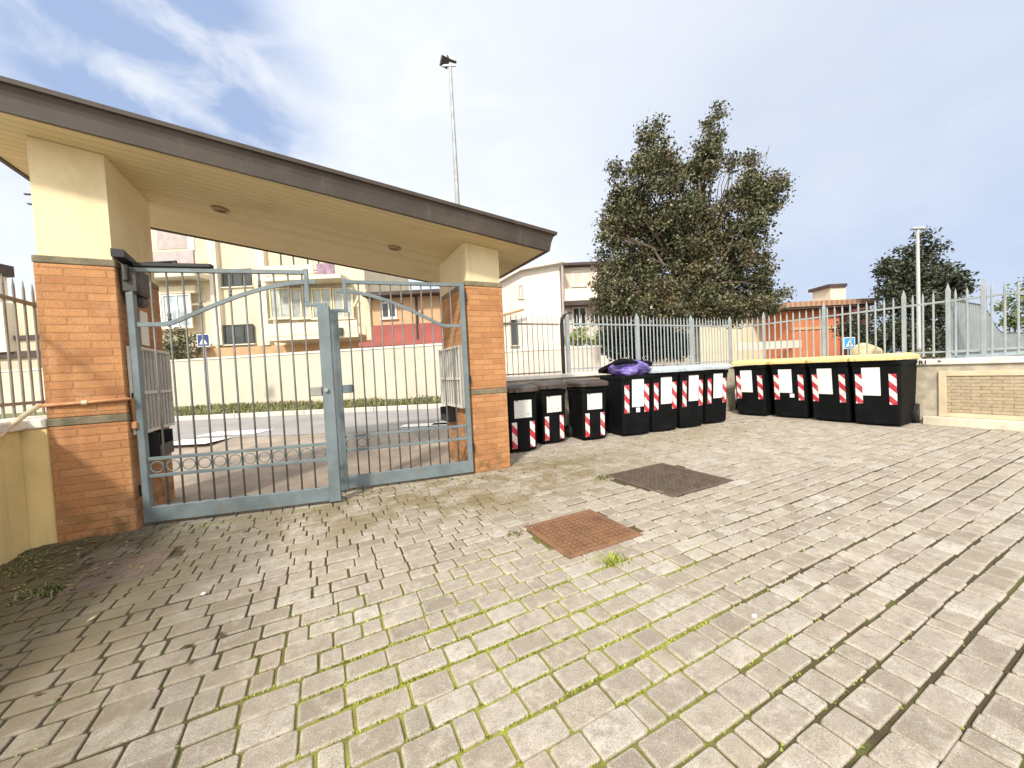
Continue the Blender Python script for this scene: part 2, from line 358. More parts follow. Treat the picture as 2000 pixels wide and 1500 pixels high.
# ------------------------------------------------------------------ mesh helpers
class MB:
    def __init__(s): s.v = []; s.f = []
    def add(s, vs, fs, T=None):
        o = len(s.v)
        s.v += [tuple(T @ Vector(p)) if T is not None else tuple(p) for p in vs]
        s.f += [tuple(i+o for i in f) for f in fs]; return s
    def box(s, x0, x1, y0, y1, z0, z1, T=None, ch=0.):
        if ch <= 0:
            vs = [(x, y, z) for z in (z0, z1) for x, y in ((x0, y0), (x1, y0), (x1, y1), (x0, y1))]
            return s.add(vs, [(3, 2, 1, 0), (4, 5, 6, 7), (0, 1, 5, 4), (1, 2, 6, 5), (2, 3, 7, 6), (3, 0, 4, 7)], T)
        def ring(i, z): return [(x0+i+c, y0+i, z) if False else p for c in (0,) for p in (
            (x0+i+ch, y0+i, z), (x1-i-ch, y0+i, z), (x1-i, y0+i+ch, z), (x1-i, y1-i-ch, z),
            (x1-i-ch, y1-i, z), (x0+i+ch, y1-i, z), (x0+i, y1-i-ch, z), (x0+i, y0+i+ch, z))]
        return s.loft([ring(ch*.8, z0), ring(0, z0+ch), ring(0, z1-ch), ring(ch*.8, z1)], T)
    def loft(s, rings, T=None, caps=True):
        k = len(rings[0]); vs = [p for r in rings for p in r]; fs = []
        for a in range(len(rings)-1):
            for i in range(k):
                j = (i+1) % k
                fs.append((a*k+i, a*k+j, (a+1)*k+j, (a+1)*k+i))
        if caps: fs += [tuple(range(k-1, -1, -1)), tuple((len(rings)-1)*k+i for i in range(k))]
        return s.add(vs, fs, T)
    def tube(s, pts, r, k=8, T=None):
        pts = [Vector(p) for p in pts]; rs = r if isinstance(r, (list, tuple)) else [r]*len(pts)
        rings = []; ref = None
        for i, p in enumerate(pts):
            d = (pts[min(i+1, len(pts)-1)] - pts[max(i-1, 0)]).normalized()
            if ref is None: ref = Vector((0, 0, 1)) if abs(d.z) < .9 else Vector((1, 0, 0))
            a = (ref - d*ref.dot(d)).normalized(); bb = d.cross(a); ref = a
            rings.append([tuple(p + (a*math.cos(t)+bb*math.sin(t))*rs[i]) for t in [2*math.pi*q/k + math.pi/k for q in range(k)]])
        return s.loft(rings, T)
    def ringt(s, c, R_, r, axis_u, axis_v, k=14, m=6):
        c = Vector(c); u = Vector(axis_u); v = Vector(axis_v); nn = u.cross(v); vs = []; fs = []
        for i in range(k):
            t = 2*math.pi*i/k; d = u*math.cos(t)+v*math.sin(t)
            for j in range(m):
                q = 2*math.pi*j/m; vs.append(tuple(c + d*(R_+r*math.cos(q)) + nn*(r*math.sin(q))))
        for i in range(k):
            for j in range(m):
                fs.append((i*m+j, ((i+1) % k)*m+j, ((i+1) % k)*m+(j+1) % m, i*m+(j+1) % m))
        return s.add(vs, fs)
    def prism(s, poly, h0, h1, fn):          # poly in 2-D, fn(a, b, h) -> point
        k = len(poly); vs = [fn(a, b, h0) for a, b in poly] + [fn(a, b, h1) for a, b in poly]
        fs = [tuple(range(k-1, -1, -1)), tuple(range(k, 2*k))] + [(i, (i+1) % k, k+(i+1) % k, k+i) for i in range(k)]
        return s.add(vs, fs)
    def build(s, name, mat, parent=None, smooth=False, fixn=True):
        o3 = Vector((0, 0, 0)); q = parent
        while q is not None: o3 = o3 + q.location; q = q.parent
        me = bpy.data.meshes.new(name)
        me.from_pydata([(p[0]-o3.x, p[1]-o3.y, p[2]-o3.z) for p in s.v], [], s.f)
        if fixn:
            import bmesh
            bm = bmesh.new(); bm.from_mesh(me); bmesh.ops.recalc_face_normals(bm, faces=bm.faces); bm.to_mesh(me); bm.free()
        me.update()
        uvl = me.uv_layers.new(name='UVMap')
        co = np.array([v.co[:] for v in me.vertices]) if len(me.vertices) < 200000 else None
        uv = np.zeros((len(me.loops), 2))
        for p in me.polygons:
            nx, ny, nz = p.normal
            if abs(nz) > .7:
                for li in p.loop_indices:
                    c = co[me.loops[li].vertex_index]; uv[li] = (c[0], c[1])
            else:
                L = math.hypot(nx, ny) or 1; tx, ty = -ny/L, nx/L
                for li in p.loop_indices:
                    c = co[me.loops[li].vertex_index]; uv[li] = (c[0]*tx+c[1]*ty, c[2])
        uvl.data.foreach_set('uv', uv.ravel())
        me.materials.append(mat)
        if smooth: me.polygons.foreach_set('use_smooth', [True]*len(me.polygons))
        ob = bpy.data.objects.new(name, me); COL.objects.link(ob)
        if parent is not None: ob.parent = parent
        return ob
def raw(name, vs, fs, mat, parent=None, origin=(0, 0, 0)):
    me = bpy.data.meshes.new(name); o3 = Vector(origin)
    a = np.asarray(vs, float) - np.array(origin)
    me.from_pydata(a.tolist(), [], fs); me.materials.append(mat)
    ob = bpy.data.objects.new(name, me); COL.objects.link(ob)
    if parent is not None: ob.parent = parent
    return ob
def tag(o, label=None, cat=None, group=None, kind=None):
    if label: o['label'] = label
    if cat: o['category'] = cat
    if group: o['group'] = group
    if kind: o['kind'] = kind
    return o
def thing(name, label, cat, loc=(0, 0, 0), group=None):
    o = bpy.data.objects.new(name, None); COL.objects.link(o); o.location = loc; o.empty_display_size = .1
    return tag(o, label, cat, group)
def copy_tree(o, parent=None):
    c = o.copy(); COL.objects.link(c)
    if parent is not None: c.parent = parent
    for ch in list(o.children): copy_tree(ch, c)
    return c
def dupmesh(o, dx, parent=None):          # same mesh, moved
    c = o.copy(); COL.objects.link(c); c.location = Vector(o.location) + Vector(dx)
    if parent is not None: c.parent = parent
    return c
def struct(name, mb, mat, label=None): return tag(mb.build(name, mat), label, None, None, 'structure')

# ------------------------------------------------------------------ ground, yard, street
g = MB(); S = 900
g.add([(-S, -S, -.12), (S, -S, -.12), (S, S, -.12), (-S, S, -.12)], [(0, 1, 2, 3)])
tag(g.build('ground', MT['earth']), None, None, None, 'structure')
g = MB(); g.add([(-2.1, -3.2, -.0085), (8.5, -3.2, -.0085), (8.5, 5.45, -.0085), (-2.1, 5.45, -.0085)], [(0, 1, 2, 3)])
tag(g.build('joint_bed', MT['joint']), None, None, None, 'structure')

covers = [(1.24, 1.815, 1.835, 2.37), (2.56, 2.20, 3.38, 3.03), (-1.36, 2.98, -.96, 3.42)]
def in_cover(x, y):
    return any(a < x < c and b_ < y < d for a, b_, c, d in covers)
def make_pavers():
    vs = []; fs = []; ed = []
    PH = .1135; y = -2.9; r = random.Random(21); row = 0
    lens = [.085, .120, .150, .185, .165]
    while y < 4.42 + (1.0):
        x = -2.0 - r.random()*.2; gapw = .010 + .005*r.random()
        ywob = r.uniform(-.003, .003)
        while x < 8.35:
            L = r.choice(lens); gx = r.uniform(.006, .012)
            x0, x1, y0, y1 = x, x+L-gx, y+ywob, y+ywob+PH-gapw
            x += L
            cx, cy = (x0+x1)/2, (y0+y1)/2 + r.uniform(-.003, .003)
            if in_cover(cx, cy): continue
            if cy > 4.3 and cx < 1.9: continue
            if cx < -1.93: continue
            if cy > 5.3: continue
            a = r.uniform(-.022, .022); dz = r.uniform(-.0015, .0015); tx = r.uniform(-.01, .01); ty = r.uniform(-.012, .012)
            hw, hh = (x1-x0)/2 + r.uniform(-.002, .002), (y1-y0)/2 + r.uniform(-.0035, .003)
            # bow of the courses as laid, slightly wavy
            wave = .010*math.sin(cx*1.7+row*.3)*math.sin(cy*.9)
            c, s_ = math.cos(a), math.sin(a); o = len(vs)
            rads = [r.uniform(.004, .014) for _ in range(4)]
            for inset, z in ((0, -.03), (0, -.005), (.0015, -.0015), (.0045, 0), (.016, .0003)):
                w_, h_ = hw-inset, hh-inset
                for q, (sx, sy) in enumerate(((-1, -1), (1, -1), (1, 1), (-1, 1))):
                    rc = max(.003, rads[q]-inset*.3)
                    pts = [(0, 1), (.29, .29), (1, 0)]
                    if (sx*sy) < 0: pts = pts[::-1]
                    for (ax, ay) in pts:
                        px, py = sx*(w_-rc*ax), sy*(h_-rc*ay)
                        vs.append((cx+px*c-py*s_, cy+wave+px*s_+py*c, z+dz+px*tx+py*ty)); ed.append(0. if inset > .01 else 1.)
            for k in range(4):
                for i in range(12):
                    j = (i+1) % 12; fs.append((o+k*12+i, o+k*12+j, o+(k+1)*12+j, o+(k+1)*12+i))
            fs.append(tuple(o+48+i for i in range(12)))
        y += PH; row += 1
    me = bpy.data.meshes.new('courtyard_paving'); me.from_pydata(vs, [], fs); me.materials.append(MT['paver'])
    at_ = me.attributes.new('worn_edge', 'FLOAT', 'POINT'); at_.data.foreach_set('value', ed)
    ob = bpy.data.objects.new('courtyard_paving', me); COL.objects.link(ob)
    return tag(ob, None, None, None, 'structure')
make_pavers()

def blades(spots, mat, name, h=(.02, .05), w=.006, lean=.5, seed=1, origin=(0, 0, 0), parent=None):
    r = random.Random(seed); vs = []; fs = []
    for (x, y, z) in spots:
        a = r.random()*6.283; hh = r.uniform(*h); ww = w*r.uniform(.6, 1.4); lx, ly = math.cos(a+1.57)*hh*lean*r.random(), math.sin(a+1.57)*hh*lean*r.random()
        dx, dy = math.cos(a)*ww/2, math.sin(a)*ww/2; o = len(vs)
        vs += [(x-dx, y-dy, z), (x+dx, y+dy, z), (x+dx*.7+lx*.5, y+dy*.7+ly*.5, z+hh*.6), (x-dx*.7+lx*.5, y-dy*.7+ly*.5, z+hh*.6), (x+lx, y+ly, z+hh)]
        fs += [(o, o+1, o+2, o+3), (o+3, o+2, o+4)]
    return raw(name, vs, fs, mat, parent, origin)
# moss standing in the joints
sp = []
r_ = random.Random(5)
for i in range(9000):
    u = r_.gauss(0, 1); x = .75+u*.6; y = 1.45+r_.gauss(0, .4)
    row = round((y+2.9)/.1135); y = -2.9+row*.1135-.005+r_.gauss(0, .003)
    if .35 < y < 3.6 and -1.9 < x and not in_cover(x, y): sp.append((x, y, -.009))
for i in range(2600):
    t = r_.random(); x = -1.93+abs(r_.gauss(0, .22)); y = 4.02-t*2.6-abs(r_.gauss(0, .1))
    if not in_cover(x, y): sp.append((x, y, -.004))
for i in range(1500):
    x = r_.uniform(-1.3, 1.5); y = 3.72+.3*r_.random() if x > 0 else 3.95-.1*(x+1.3)+.1*r_.random()-.15; sp.append((x, y, -.006))
tag(blades(sp, MT['moss'], 'joint_moss', (.004, .011), .009, .9, 3), None, None, None, 'stuff')

def weed(x, y, n, rad, h, label, seed):
    r = random.Random(seed); s_ = [(x+r.gauss(0, rad), y+r.gauss(0, rad*.7), -.008) for _ in range(n)]
    o = blades(s_, MT['moss'] if seed == 31 else MT['grass'], 'weed', h, .009, 1., seed, (x, y, 0)); o.location = (x, y, 0)
    return tag(o, label, 'weed', 'weeds growing in the paving')
weed(*(1.44, 1.66), 170, .036, (.015, .05), 'small bright green weed in the paving just in front of the rusty cover', 31)
weed(*(-.33, 1.03), 90, .03, (.012, .04), 'small green weed in a paving joint nearest the lower left of the yard', 32)
weed(*(2.47, 2.96), 140, .035, (.015, .045), 'green weed sprouting at the left corner of the dark cover', 33)
weed(*(1.13, 2.30), 60, .035, (.012, .035), 'little green weed at the left corner of the rusty cover', 34)
weed(*(-1.45, 3.1), 200, .05, (.015, .05), 'ragged green weed beside the dirt covered plate near the yellow wall', 35)

def manhole(rect, mat, framemat, label, pitch_, raised=.004):
    x0, y0, x1, y1 = rect; cx, cy = (x0+x1)/2, (y0+y1)/2
    t = thing('manhole_cover', label, 'manhole cover', (cx, cy, 0), 'inspection covers in the paving')
    f = MB(); w = .035
    f.box(x0, x1, y0, y0+w, -.03, .004).box(x0, x1, y1-w, y1, -.03, .004).box(x0, x0+w, y0+w, y1-w, -.03, .004).box(x1-w, x1, y0+w, y1-w, -.03, .004)
    f.build('frame', framemat, t)
    p = MB(); p.box(x0+w+.004, x1-w-.004, y0+w+.004, y1-w-.004, -.03, .001)
    nx = int((x1-x0-2*w)/pitch_); ny = int((y1-y0-2*w)/pitch_)
    for i in range(nx):
        for j in range(ny):
            px = x0+w+(i+.5)*(x1-x0-2*w)/nx; py = y0+w+(j+.5)*(y1-y0-2*w)/ny; q = pitch_*.34
            if (i+j) % 2: p.box(px-q*1.25, px+q*1.25, py-q*.55, py+q*.55, .001, .001+raised)
            else: p.box(px-q*.55, px+q*.55, py-q*1.25, py+q*1.25, .001, .001+raised)
    p.build('plate', mat, t); return t
manhole(covers[0], MT['iron_rust'], MT['iron_rust'], 'rusty orange brown square cast iron cover in the paving', .042, .008)
manhole(covers[1], MT['iron_dark'], MT['iron_dark'], 'large dark brown ribbed iron cover in front of the blue lidded bins', .05, .010)
manhole(covers[2], MT['cover_dirty'], MT['cover_dirty'], 'small dirt covered plate in the mossy corner by the yellow wall', .09, .002)

# driveway outside the gate, road, kerb, bank
def strip(s0, s1, w0a, w0b, w1a, w1b, z0, z1, n=1):
    vs = [STREET @ Vector(p) for p in ((s0, w0a, z0), (s1, w0b, z0), (s1, w1b, z1), (s0, w1a, z1))]
    return vs
d = MB()
def poly(mb, pts): mb.add([tuple(p) for p in pts], [tuple(range(len(pts)))])
def AS(s_, w_, z): return tuple(STREET @ Vector((s_, w_, z)))
A = STREET
d.add([(-9, 4.32, -.008), (1.9, 4.32, -.008), (1.9, 5.6, .03), (-9, 5.6, .03)], [(0, 1, 2, 3)])
poly(d, [(-20, 5.6, .03), (-9, 5.6, .03), (1.9, 5.6, .03), AS(1.25, 6.95, .13), AS(-24, 6.95, .13)])
struct('driveway', d, MT['drive'])
rd = MB(); poly(rd, [AS(-60, 6.95, .134), AS(1.25, 6.95, .134), AS(8.8, 10.85, .15), AS(-60, 10.85, .15)])
struct('road', rd, MT['asphalt'])
pt = MB()  # thin white patches laid over the road and driveway edge
for s0, s1, w0, w1 in ((-6.1, -5.2, 6.35, 6.95), (-6.2, -5.0, 7.3, 7.9), (-2.2, -.9, 7.2, 7.6), (-1.6, -.2, 7.3, 7.75)):
    pt.box(s0, s1, w0, w1, .142, .146, A)
struct('road_white_patch', pt, MT['road_white'])
kb = MB()
for i in range(26):
    kb.box(-44+i*2.0, -42.012+i*2.0, 10.85, 11.0, .0, .27, A, .012)
struct('kerb', kb, MT['kerb'])
bk = MB(); bk.add([tuple(A @ Vector(p)) for p in ((-60, 11.0, .262), (9, 11.0, .262), (18, 15.6, .36), (-60, 15.6, .36))], [(0, 1, 2, 3)])
struct('verge', bk, MT['bank'])
r_ = random.Random(9); sp = []
for i in range(11000):
    s_ = r_.uniform(-12, 3); w_ = 11.02 + 3.4*r_.random()**1.3
    if math.sin(s_*2.1)+math.sin(s_*.7+w_*2) + r_.random()*2 < .2: continue
    p = A @ Vector((s_, w_, .265+(w_-11)*.022)); sp.append(tuple(p))
tag(blades(sp, MT['grass'], 'verge_grass', (.03, .13), .03, .8, 12), None, None, None, 'stuff')
# raised ground beyond the right-hand wall
rg = MB(); rg.add([(8.62, -6, .86), (60, -6, .86), (60, 5.3, .86), (8.62, 5.3, .86)], [(0, 1, 2, 3)])
struct('garden_soil', rg, MT['soil'])
rg = MB(); rg.add([(1.95, 5.62, .09), (80, 5.62, .09), (80, 40, .25), (8, 40, .09)], [(0, 1, 2, 3)])
struct('far_ground', rg, MT['earth'])

# ------------------------------------------------------------------ gate canopy
SO = lambda x: 2.755-.131*x
cp = thing('gate_canopy', 'gate canopy with sloping brown edged roof on two orange brick pillars', 'canopy', (0, 4.5, 0))
PX = [(-1.80, -1.36), (1.485, 1.925)]; PY0, PY1 = 4.03, 4.93
for (x0, x1) in PX:
    ins = .018; y0 = PY0 if x0 < 0 else 3.93
    sh = MB()
    a, b_ = x0+ins, x1-ins; c, e = y0+ins, PY1-ins
    vs = [(a, c, 2.0), (b_, c, 2.0), (b_, e, 2.0), (a, e, 2.0)] + [(q, w, SO(q)-.003) for q, w in ((a, c), (b_, c), (b_, e), (a, e))]
    sh.add(vs, [(3, 2, 1, 0), (4, 5, 6, 7), (0, 1, 5, 4), (1, 2, 6, 5), (2, 3, 7, 6), (3, 0, 4, 7)])
    pl = sh.build('pillar', MT['plaster'], cp)
    bc = MB(); bc.box(x0, x1, y0, PY1, -.05, .868, None, .006); bc.box(x0, x1, y0, PY1, .932, 2.072, None, .006)
    bc.build('brick_cladding', MT['brick'], pl)
    bd = MB(); bd.box(x0-.004, x1+.004, y0-.004, PY1+.004, 2.074, 2.128, None, .006); bd.build('stone_band', MT['band'], pl)
    bd = MB(); bd.box(x0-.004, x1+.004, y0-.004, PY1+.004, .870, .930, None, .006); bd.build('stone_band', MT['band'], pl)
# roof
FY0, FY1 = 3.76, 3.64; XL, XR, YB = -2.18, 2.35, 5.78
def fy(x): return FY0 + (FY1-FY0)*(x-XL)/(XR-XL)
rf = MB()
cs = [(XL, fy(XL)), (XR, fy(XR)), (XR, YB), (XL, YB)]
vs = [(x, y, SO(x)+.012) for x, y in cs] + [(x, y, SO(x)+.145) for x, y in cs]
rf.add(vs, [(3, 2, 1, 0), (4, 5, 6, 7), (0, 1, 5, 4), (1, 2, 6, 5), (2, 3, 7, 6), (3, 0, 4, 7)])
roof = rf.build('roof', MT['dark_roof'], cp)
sf = MB(); sf.add([(x, y, SO(x)) for x, y in cs] + [(x, y, SO(x)+.011) for x, y in cs], [(3, 2, 1, 0), (4, 5, 6, 7), (0, 1, 5, 4), (1, 2, 6, 5), (2, 3, 7, 6), (3, 0, 4, 7)])
sf.build('soffit', MT['soffit'], roof)
fa = MB()
def ring_pts(off, dz, lip=0):
    return [(x+off*sx, y+off*sy, SO(x)+dz) for (x, y), (sx, sy) in zip(cs, ((-1, -1), (1, -1), (1, 1), (-1, 1)))]
outer = [ring_pts(.003, -.012), ring_pts(.035, -.012), ring_pts(.05, .08), ring_pts(.072, .150), ring_pts(.098, .156), ring_pts(.103, .186), ring_pts(.02, .192), ring_pts(.003, .14)]
k = 4; vs = [p for q in outer for p in q]; fs = []
for a in range(len(outer)):
    b_ = (a+1) % len(outer)
    for i in range(k):
        j = (i+1) % k; fs.append((a*k+i, a*k+j, b_*k+j, b_*k+i))
fa.add(vs, fs); fa.build('fascia', MT['fascia'], roof)
for (x, y) in ((-.77, 4.66), (.88, 4.63)):
    dl = MB(); dl.ringt((x, y, SO(x)-.006), .062, .014, (1, 0, -.131), (0, 1, 0), 20, 6)
    dl.tube([(x, y, SO(x)-.004), (x, y, SO(x)+.004)], .06, 18)
    dl.build('downlight', MT['downlight'], roof)
# dry twig lying on the roof edge
tw = MB(); p0 = Vector((.33, 3.68, SO(.33)+.185))
tw.tube([p0, p0+Vector((-.03, .0, .035)), p0+Vector((-.035, .01, .07))], .0025, 5); tw.tube([p0+Vector((-.03, 0, .035)), p0+Vector((-.055, 0, .055))], .002, 5)
o = tw.build('twig', MT['wood_twig']); tag(o, 'thin dry twig standing on the canopy roof edge', 'twig')

# ------------------------------------------------------------------ gate leaves
def gate_leaf(x0, y0, x1, y1, hinge_left, label, archlo, archhi):
    # hinge stile at (x0,y0), meeting stile at (x1,y1)
    L = math.hypot(x1-x0, y1-y0); ang = math.atan2(y1-y0, x1-x0)
    t = thing('gate_leaf', label, 'gate', (x0, y0, 0), 'two leaves of the driveway gate')
    T = Matrix.Translation((x0, y0, 0)) @ Matrix.Rotation(ang, 4, 'Z')
    ztop = 2.09; d = .024; zs = 1.775
    f = MB()
    f.box(0, .05, -d, d, .03, ztop, T, .003)                       # hinge stile
    f.box(L-.095, L, -d-.006, d+.006, .02, zs, T, .003)            # meeting stile
    f.box(.05, L-.095, -d, d, .03, .155, T, .003)                  # bottom rail
    f.box(.05, L-.19, -.016, .016, ztop-.035, ztop-.001, T, .002)  # top rail
    f.box(L-.19, L-.155, -.016, .016, zs+.03, ztop+.012, T, .002)  # drop at the end of the top rail
    f.box(L-.19, L-.02, -.016, .016, zs+.001, zs+.029, T, .002)
    f.build('frame', MT['gate'], t)
    def rail(z): 
        q = MB(); q.box(.05, L-.095, -.013, .013, z-.013, z+.013, T, .002); q.build('rail', MT['gate'], t)
    rail(.405); rail(.545)
    arch = []; nn = 22
    for i in range(nn+1):
        a = i/nn; x = .05 + a*(L-.145)
        if a < .16: z = archlo
        else:
            q = (a-.16)/.84; z = archlo + (archhi-archlo)*math.sin(q*math.pi/2)**1.05
        arch.append((x, z))
    ar = MB(); w = .017
    for (xa, za), (xb, zb) in zip(arch[:-1], arch[1:]):
        ar.add([(xa, -.011, za-w), (xb, -.011, zb-w), (xb, .011, zb-w), (xa, .011, za-w), (xa, -.011, za+w), (xb, -.011, zb+w), (xb, .011, zb+w), (xa, .011, za+w)],
               [(3, 2, 1, 0), (4, 5, 6, 7), (0, 1, 5, 4), (1, 2, 6, 5), (2, 3, 7, 6), (3, 0, 4, 7)], T)
    ar.build('arch_rail', MT['gate'], t)
    nb = 11; xs = [.05 + (L-.145)*(i+1)/(nb+1) for i in range(nb)]
    def bar(x, z1, collar=None):
        q = MB(); q.tube([(x, 0, .155), (x, 0, z1)], .0075, 8, T)
        if collar:
            for dz in (0, .03): 
                q.tube([(x, 0, collar+dz-.007), (x, 0, collar+dz), (x, 0, collar+dz+.007)], [.010, .017, .010], 8, T)
            q.tube([(x, 0, collar-.02), (x, 0, collar+.05)], .0115, 8, T)
        return q.build('bar', MT['gate_bar'], t, smooth=True)
    def za(x):
        for (xa, z0_), (xb, z1_) in zip(arch[:-1], arch[1:]):
            if xa <= x <= xb: return z0_+(z1_-z0_)*(x-xa)/(xb-xa)
        return archhi
    for i, x in enumerate(xs):
        top = ztop-.034 if x < L-.2 else zs
        bar(x, top, za(x)+.035 if i % 2 == 1 and za(x)+.12 < top else None)
    proto = None
    ex = T.to_3x3() @ Vector((1, 0, 0))
    for i in range(nb+1):
        x = .05 + (L-.145)*(i+.5)/(nb+1)
        if proto is None:
            q = MB(); q.ringt(T @ Vector((x, 0, .475)), .044, .0045, ex, (0, 0, 1), 18, 6); proto = q.build('ring', MT['gate'], t, smooth=True); px0 = x
        else: dupmesh(proto, ex*(x-px0), t)
    lb = MB(); s_ = -1
    lb.box(L-.19, L-.098, -.045, .03, .98, 1.06, T, .006)
    lk = lb.build('lock_box', MT['gate'] if not hinge_left else MT['mail_grey'], t)
    kn = MB(); kn.tube([T @ Vector((L-.06, -.03, 1.03)), T @ Vector((L-.06, -.055, 1.03))], .018, 12); kn.build('keyhole_plate', MT['galv'], t)
    for z in (.25, 1.0, 1.9):
        hg = MB(); hg.tube([T @ Vector((-.012, 0, z)), T @ Vector((-.012, 0, z+.09))], .016, 10); hg.build('hinge', MT['black_iron'], t)
    return t
gate_leaf(-1.325, 4.095, .118, 3.775, True, 'left gate leaf, standing slightly ajar towards the yard, opener arm on top', 1.635, 1.99)
gate_leaf(1.455, 3.915, .105, 4.11, False, 'right gate leaf, closed, hinged on the pillar beside the brown lidded bins', 1.635, 1.985)

# gate opener on the left pillar
op = thing('gate_opener', 'dark articulated gate opener fixed to the left brick pillar', 'gate opener', (-1.33, 4.15, 1.9))
q = MB(); q.box(-1.355, -1.235, 4.06, 4.33, 1.88, 2.09, None, .02); q.box(-1.345, -1.25, 4.14, 4.30, 1.80, 1.88, None, .02); q.build('housing', MT['dark_grey'], op)
q = MB(); q.loft([[(-1.345, 3.93, 2.13), (-1.27, 3.93, 2.13), (-1.27, 3.93, 2.185), (-1.345, 3.93, 2.19)], [(-1.345, 4.22, 2.12), (-1.27, 4.22, 2.12), (-1.27, 4.22, 2.15), (-1.345, 4.22, 2.16)]])
q.build('motor_head', MT['black_iron'], op)
q = MB(); q.tube([(-1.31, 4.05, 2.10), (-1.31, 4.05, 1.98)], .02, 10); q.build('bracket', MT['dark_grey'], op)
q = MB(); q.tube([(-1.29, 4.20, 2.13), (-1.20, 4.10, 2.135), (-.98, 4.0, 2.14), (-.98, 4.0, 2.10)], .009, 8); q.build('arm', MT['black_iron'], op)
q = MB(); T = Matrix.Translation((-1.325, 4.095, 0)) @ Matrix.Rotation(math.atan2(-.32, 1.443), 4, 'Z')
q.box(.07, .60, -.03, .03, 2.095, 2.125, T, .004); q.build('slide_rail', MT['black_iron'], op)
# conduit
cpipe = thing('conduit_pipe', 'pinkish conduit pipe running across the left brick pillar to a small junction box', 'pipe', (-1.8, 4.0, 1.0))
q = MB(); q.tube([(-1.83, 4.02, 1.03), (-1.6, 4.008, 1.035), (-1.345, 4.008, 1.045), (-1.338, 4.06, 1.045), (-1.338, 4.08, .85)], .013, 10); q.build('pipe_run', MT['pipe'], cpipe, smooth=True)
q = MB(); q.tube([(-1.925, 2.4, .80), (-1.925, 3.6, .825), (-1.922, 3.80, .85), (-1.918, 3.88, .90), (-1.88, 3.97, .97), (-1.83, 4.02, 1.03)], .017, 10); q.build('pipe_run', MT['pipe_cream'], cpipe, smooth=True)
q = MB(); q.tube([(-1.60, 4.008, 1.035), (-1.57, 4.008, 1.036)], .018, 10); q.build('pipe_clip', MT['pipe_cream'], cpipe)
q = MB(); q.box(-1.356, -1.315, 4.05, 4.11, .80, .86, None, .008); q.build('junction_box', MT['pipe'], cpipe)

# letterbox cages on the inner faces of the pillars
def cage(xf, sx, y0, y1, z0, z1, label, frame_m, bar_m):
    t = thing('letterbox_cage', label, 'letterbox', (xf, y0, z0), 'letterbox cages on the gate pillars')
    xa, xb = sorted((xf+sx*.004, xf+sx*.07)); fr = .024
    q = MB()
    q.box(xa, xb, y0, y0+fr, z0, z1, None, .003).box(xa, xb, y1-fr, y1, z0, z1, None, .003)
    q.box(xa, xb, y0+fr, y1-fr, z1-fr, z1, None, .003).box(xa, xb, y0+fr, y1-fr, z0, z0+fr, None, .003)
    zm = z0+(z1-z0)*.47
    q.box(xa, xb, y0+fr, y1-fr, zm-.014, zm+.014, None, .003)
    q.build('frame', frame_m, t)
    q = MB(); xi = xf+sx*.012
    q.box(min(xi, xi+sx*.02), max(xi, xi+sx*.02), y0+fr, y1-fr, zm+.014, z1-fr); q.box(min(xi, xi+sx*.02), max(xi, xi+sx*.02), y0+fr, y1-fr, z0+fr, zm-.014)
    q.build('back_panel', bar_m, t)
    nbar = 9; p0 = None; xo = xf+sx*.058
    for i in range(nbar):
        y = y0+fr+(y1-y0-2*fr)*(i+.5)/nbar
        for za, zb in ((z0+fr, zm-.014), (zm+.014, z1-fr)):
            q = MB(); q.box(xo-.006, xo+.006, y-.006, y+.006, za, zb); q.build('bar', frame_m, t)
    return t
cage(-1.36, 1, 4.085, 4.84, .75, 1.465, 'white barred letterbox cage on the left pillar, behind the opener', MT['white_metal'], MT['mail_grey'])
cage(1.485, -1, 4.06, 4.88, .72, 1.435, 'white barred letterbox cage on the pillar nearest the bins', MT['white_metal'], MT['fence_grey'])
def tray(xf, sx, y0, y1, z0, z1, label):
    t = thing('leaflet_box', label, 'leaflet box', (xf, y0, z0), 'black boxes under the letterbox cages')
    xa, xb = sorted((xf+sx*.003, xf+sx*.11)); q = MB(); w = .006
    q.box(xa, xb, y0, y1, z0, z0+w).box(xa, xb, y0, y0+w, z0+w, z1).box(xa, xb, y1-w, y1, z0+w, z1)
    xb2 = xf+sx*.11; q.box(min(xb2, xb2-sx*w), max(xb2, xb2-sx*w), y0+w, y1-w, z0+w, z1*.5+z0*.5)
    xi = xf+sx*.003; q.box(min(xi, xi+sx*w), max(xi, xi+sx*w), y0+w, y1-w, z0+w, z1)
    q.build('box', MT['black_iron'], t)
    return t
o = tray(-1.36, 1, 4.27, 4.60, .52, .735, 'open black leaflet box under the cage on the left pillar')
o = tray(1.485, -1, 4.45, 4.80, .53, .70, 'open black leaflet box under the cage on the pillar beside the bins')
q = MB(); q.box(-1.358, -1.350, 4.40, 4.56, 1.50, 1.80); o = q.build('notice_panel', MT['paper']); tag(o, 'narrow white notice strip on the left pillar above the letterbox cage', 'notice')

# ------------------------------------------------------------------ left wall and fence
wl = thing('yellow_wall', 'low yellow plastered wall with white coping left of the gate', 'wall', (-2.05, 3, 0))
q = MB(); q.box(-2.16, -1.945, -3.5, 4.05, -.1, .862, None, .012); q.box(-2.16, -1.803, 4.052, 4.5, -.1, .862, None, .012); q.build('wall_body', MT['wall_plaster'], wl)
q = MB(); q.box(-2.20, -1.905, -3.5, 4.036, .864, .935, None, .01); q.box(-2.20, -1.803, 4.038, 4.6, .864, .937, None, .01); q.build('coping', MT['coping'], wl)

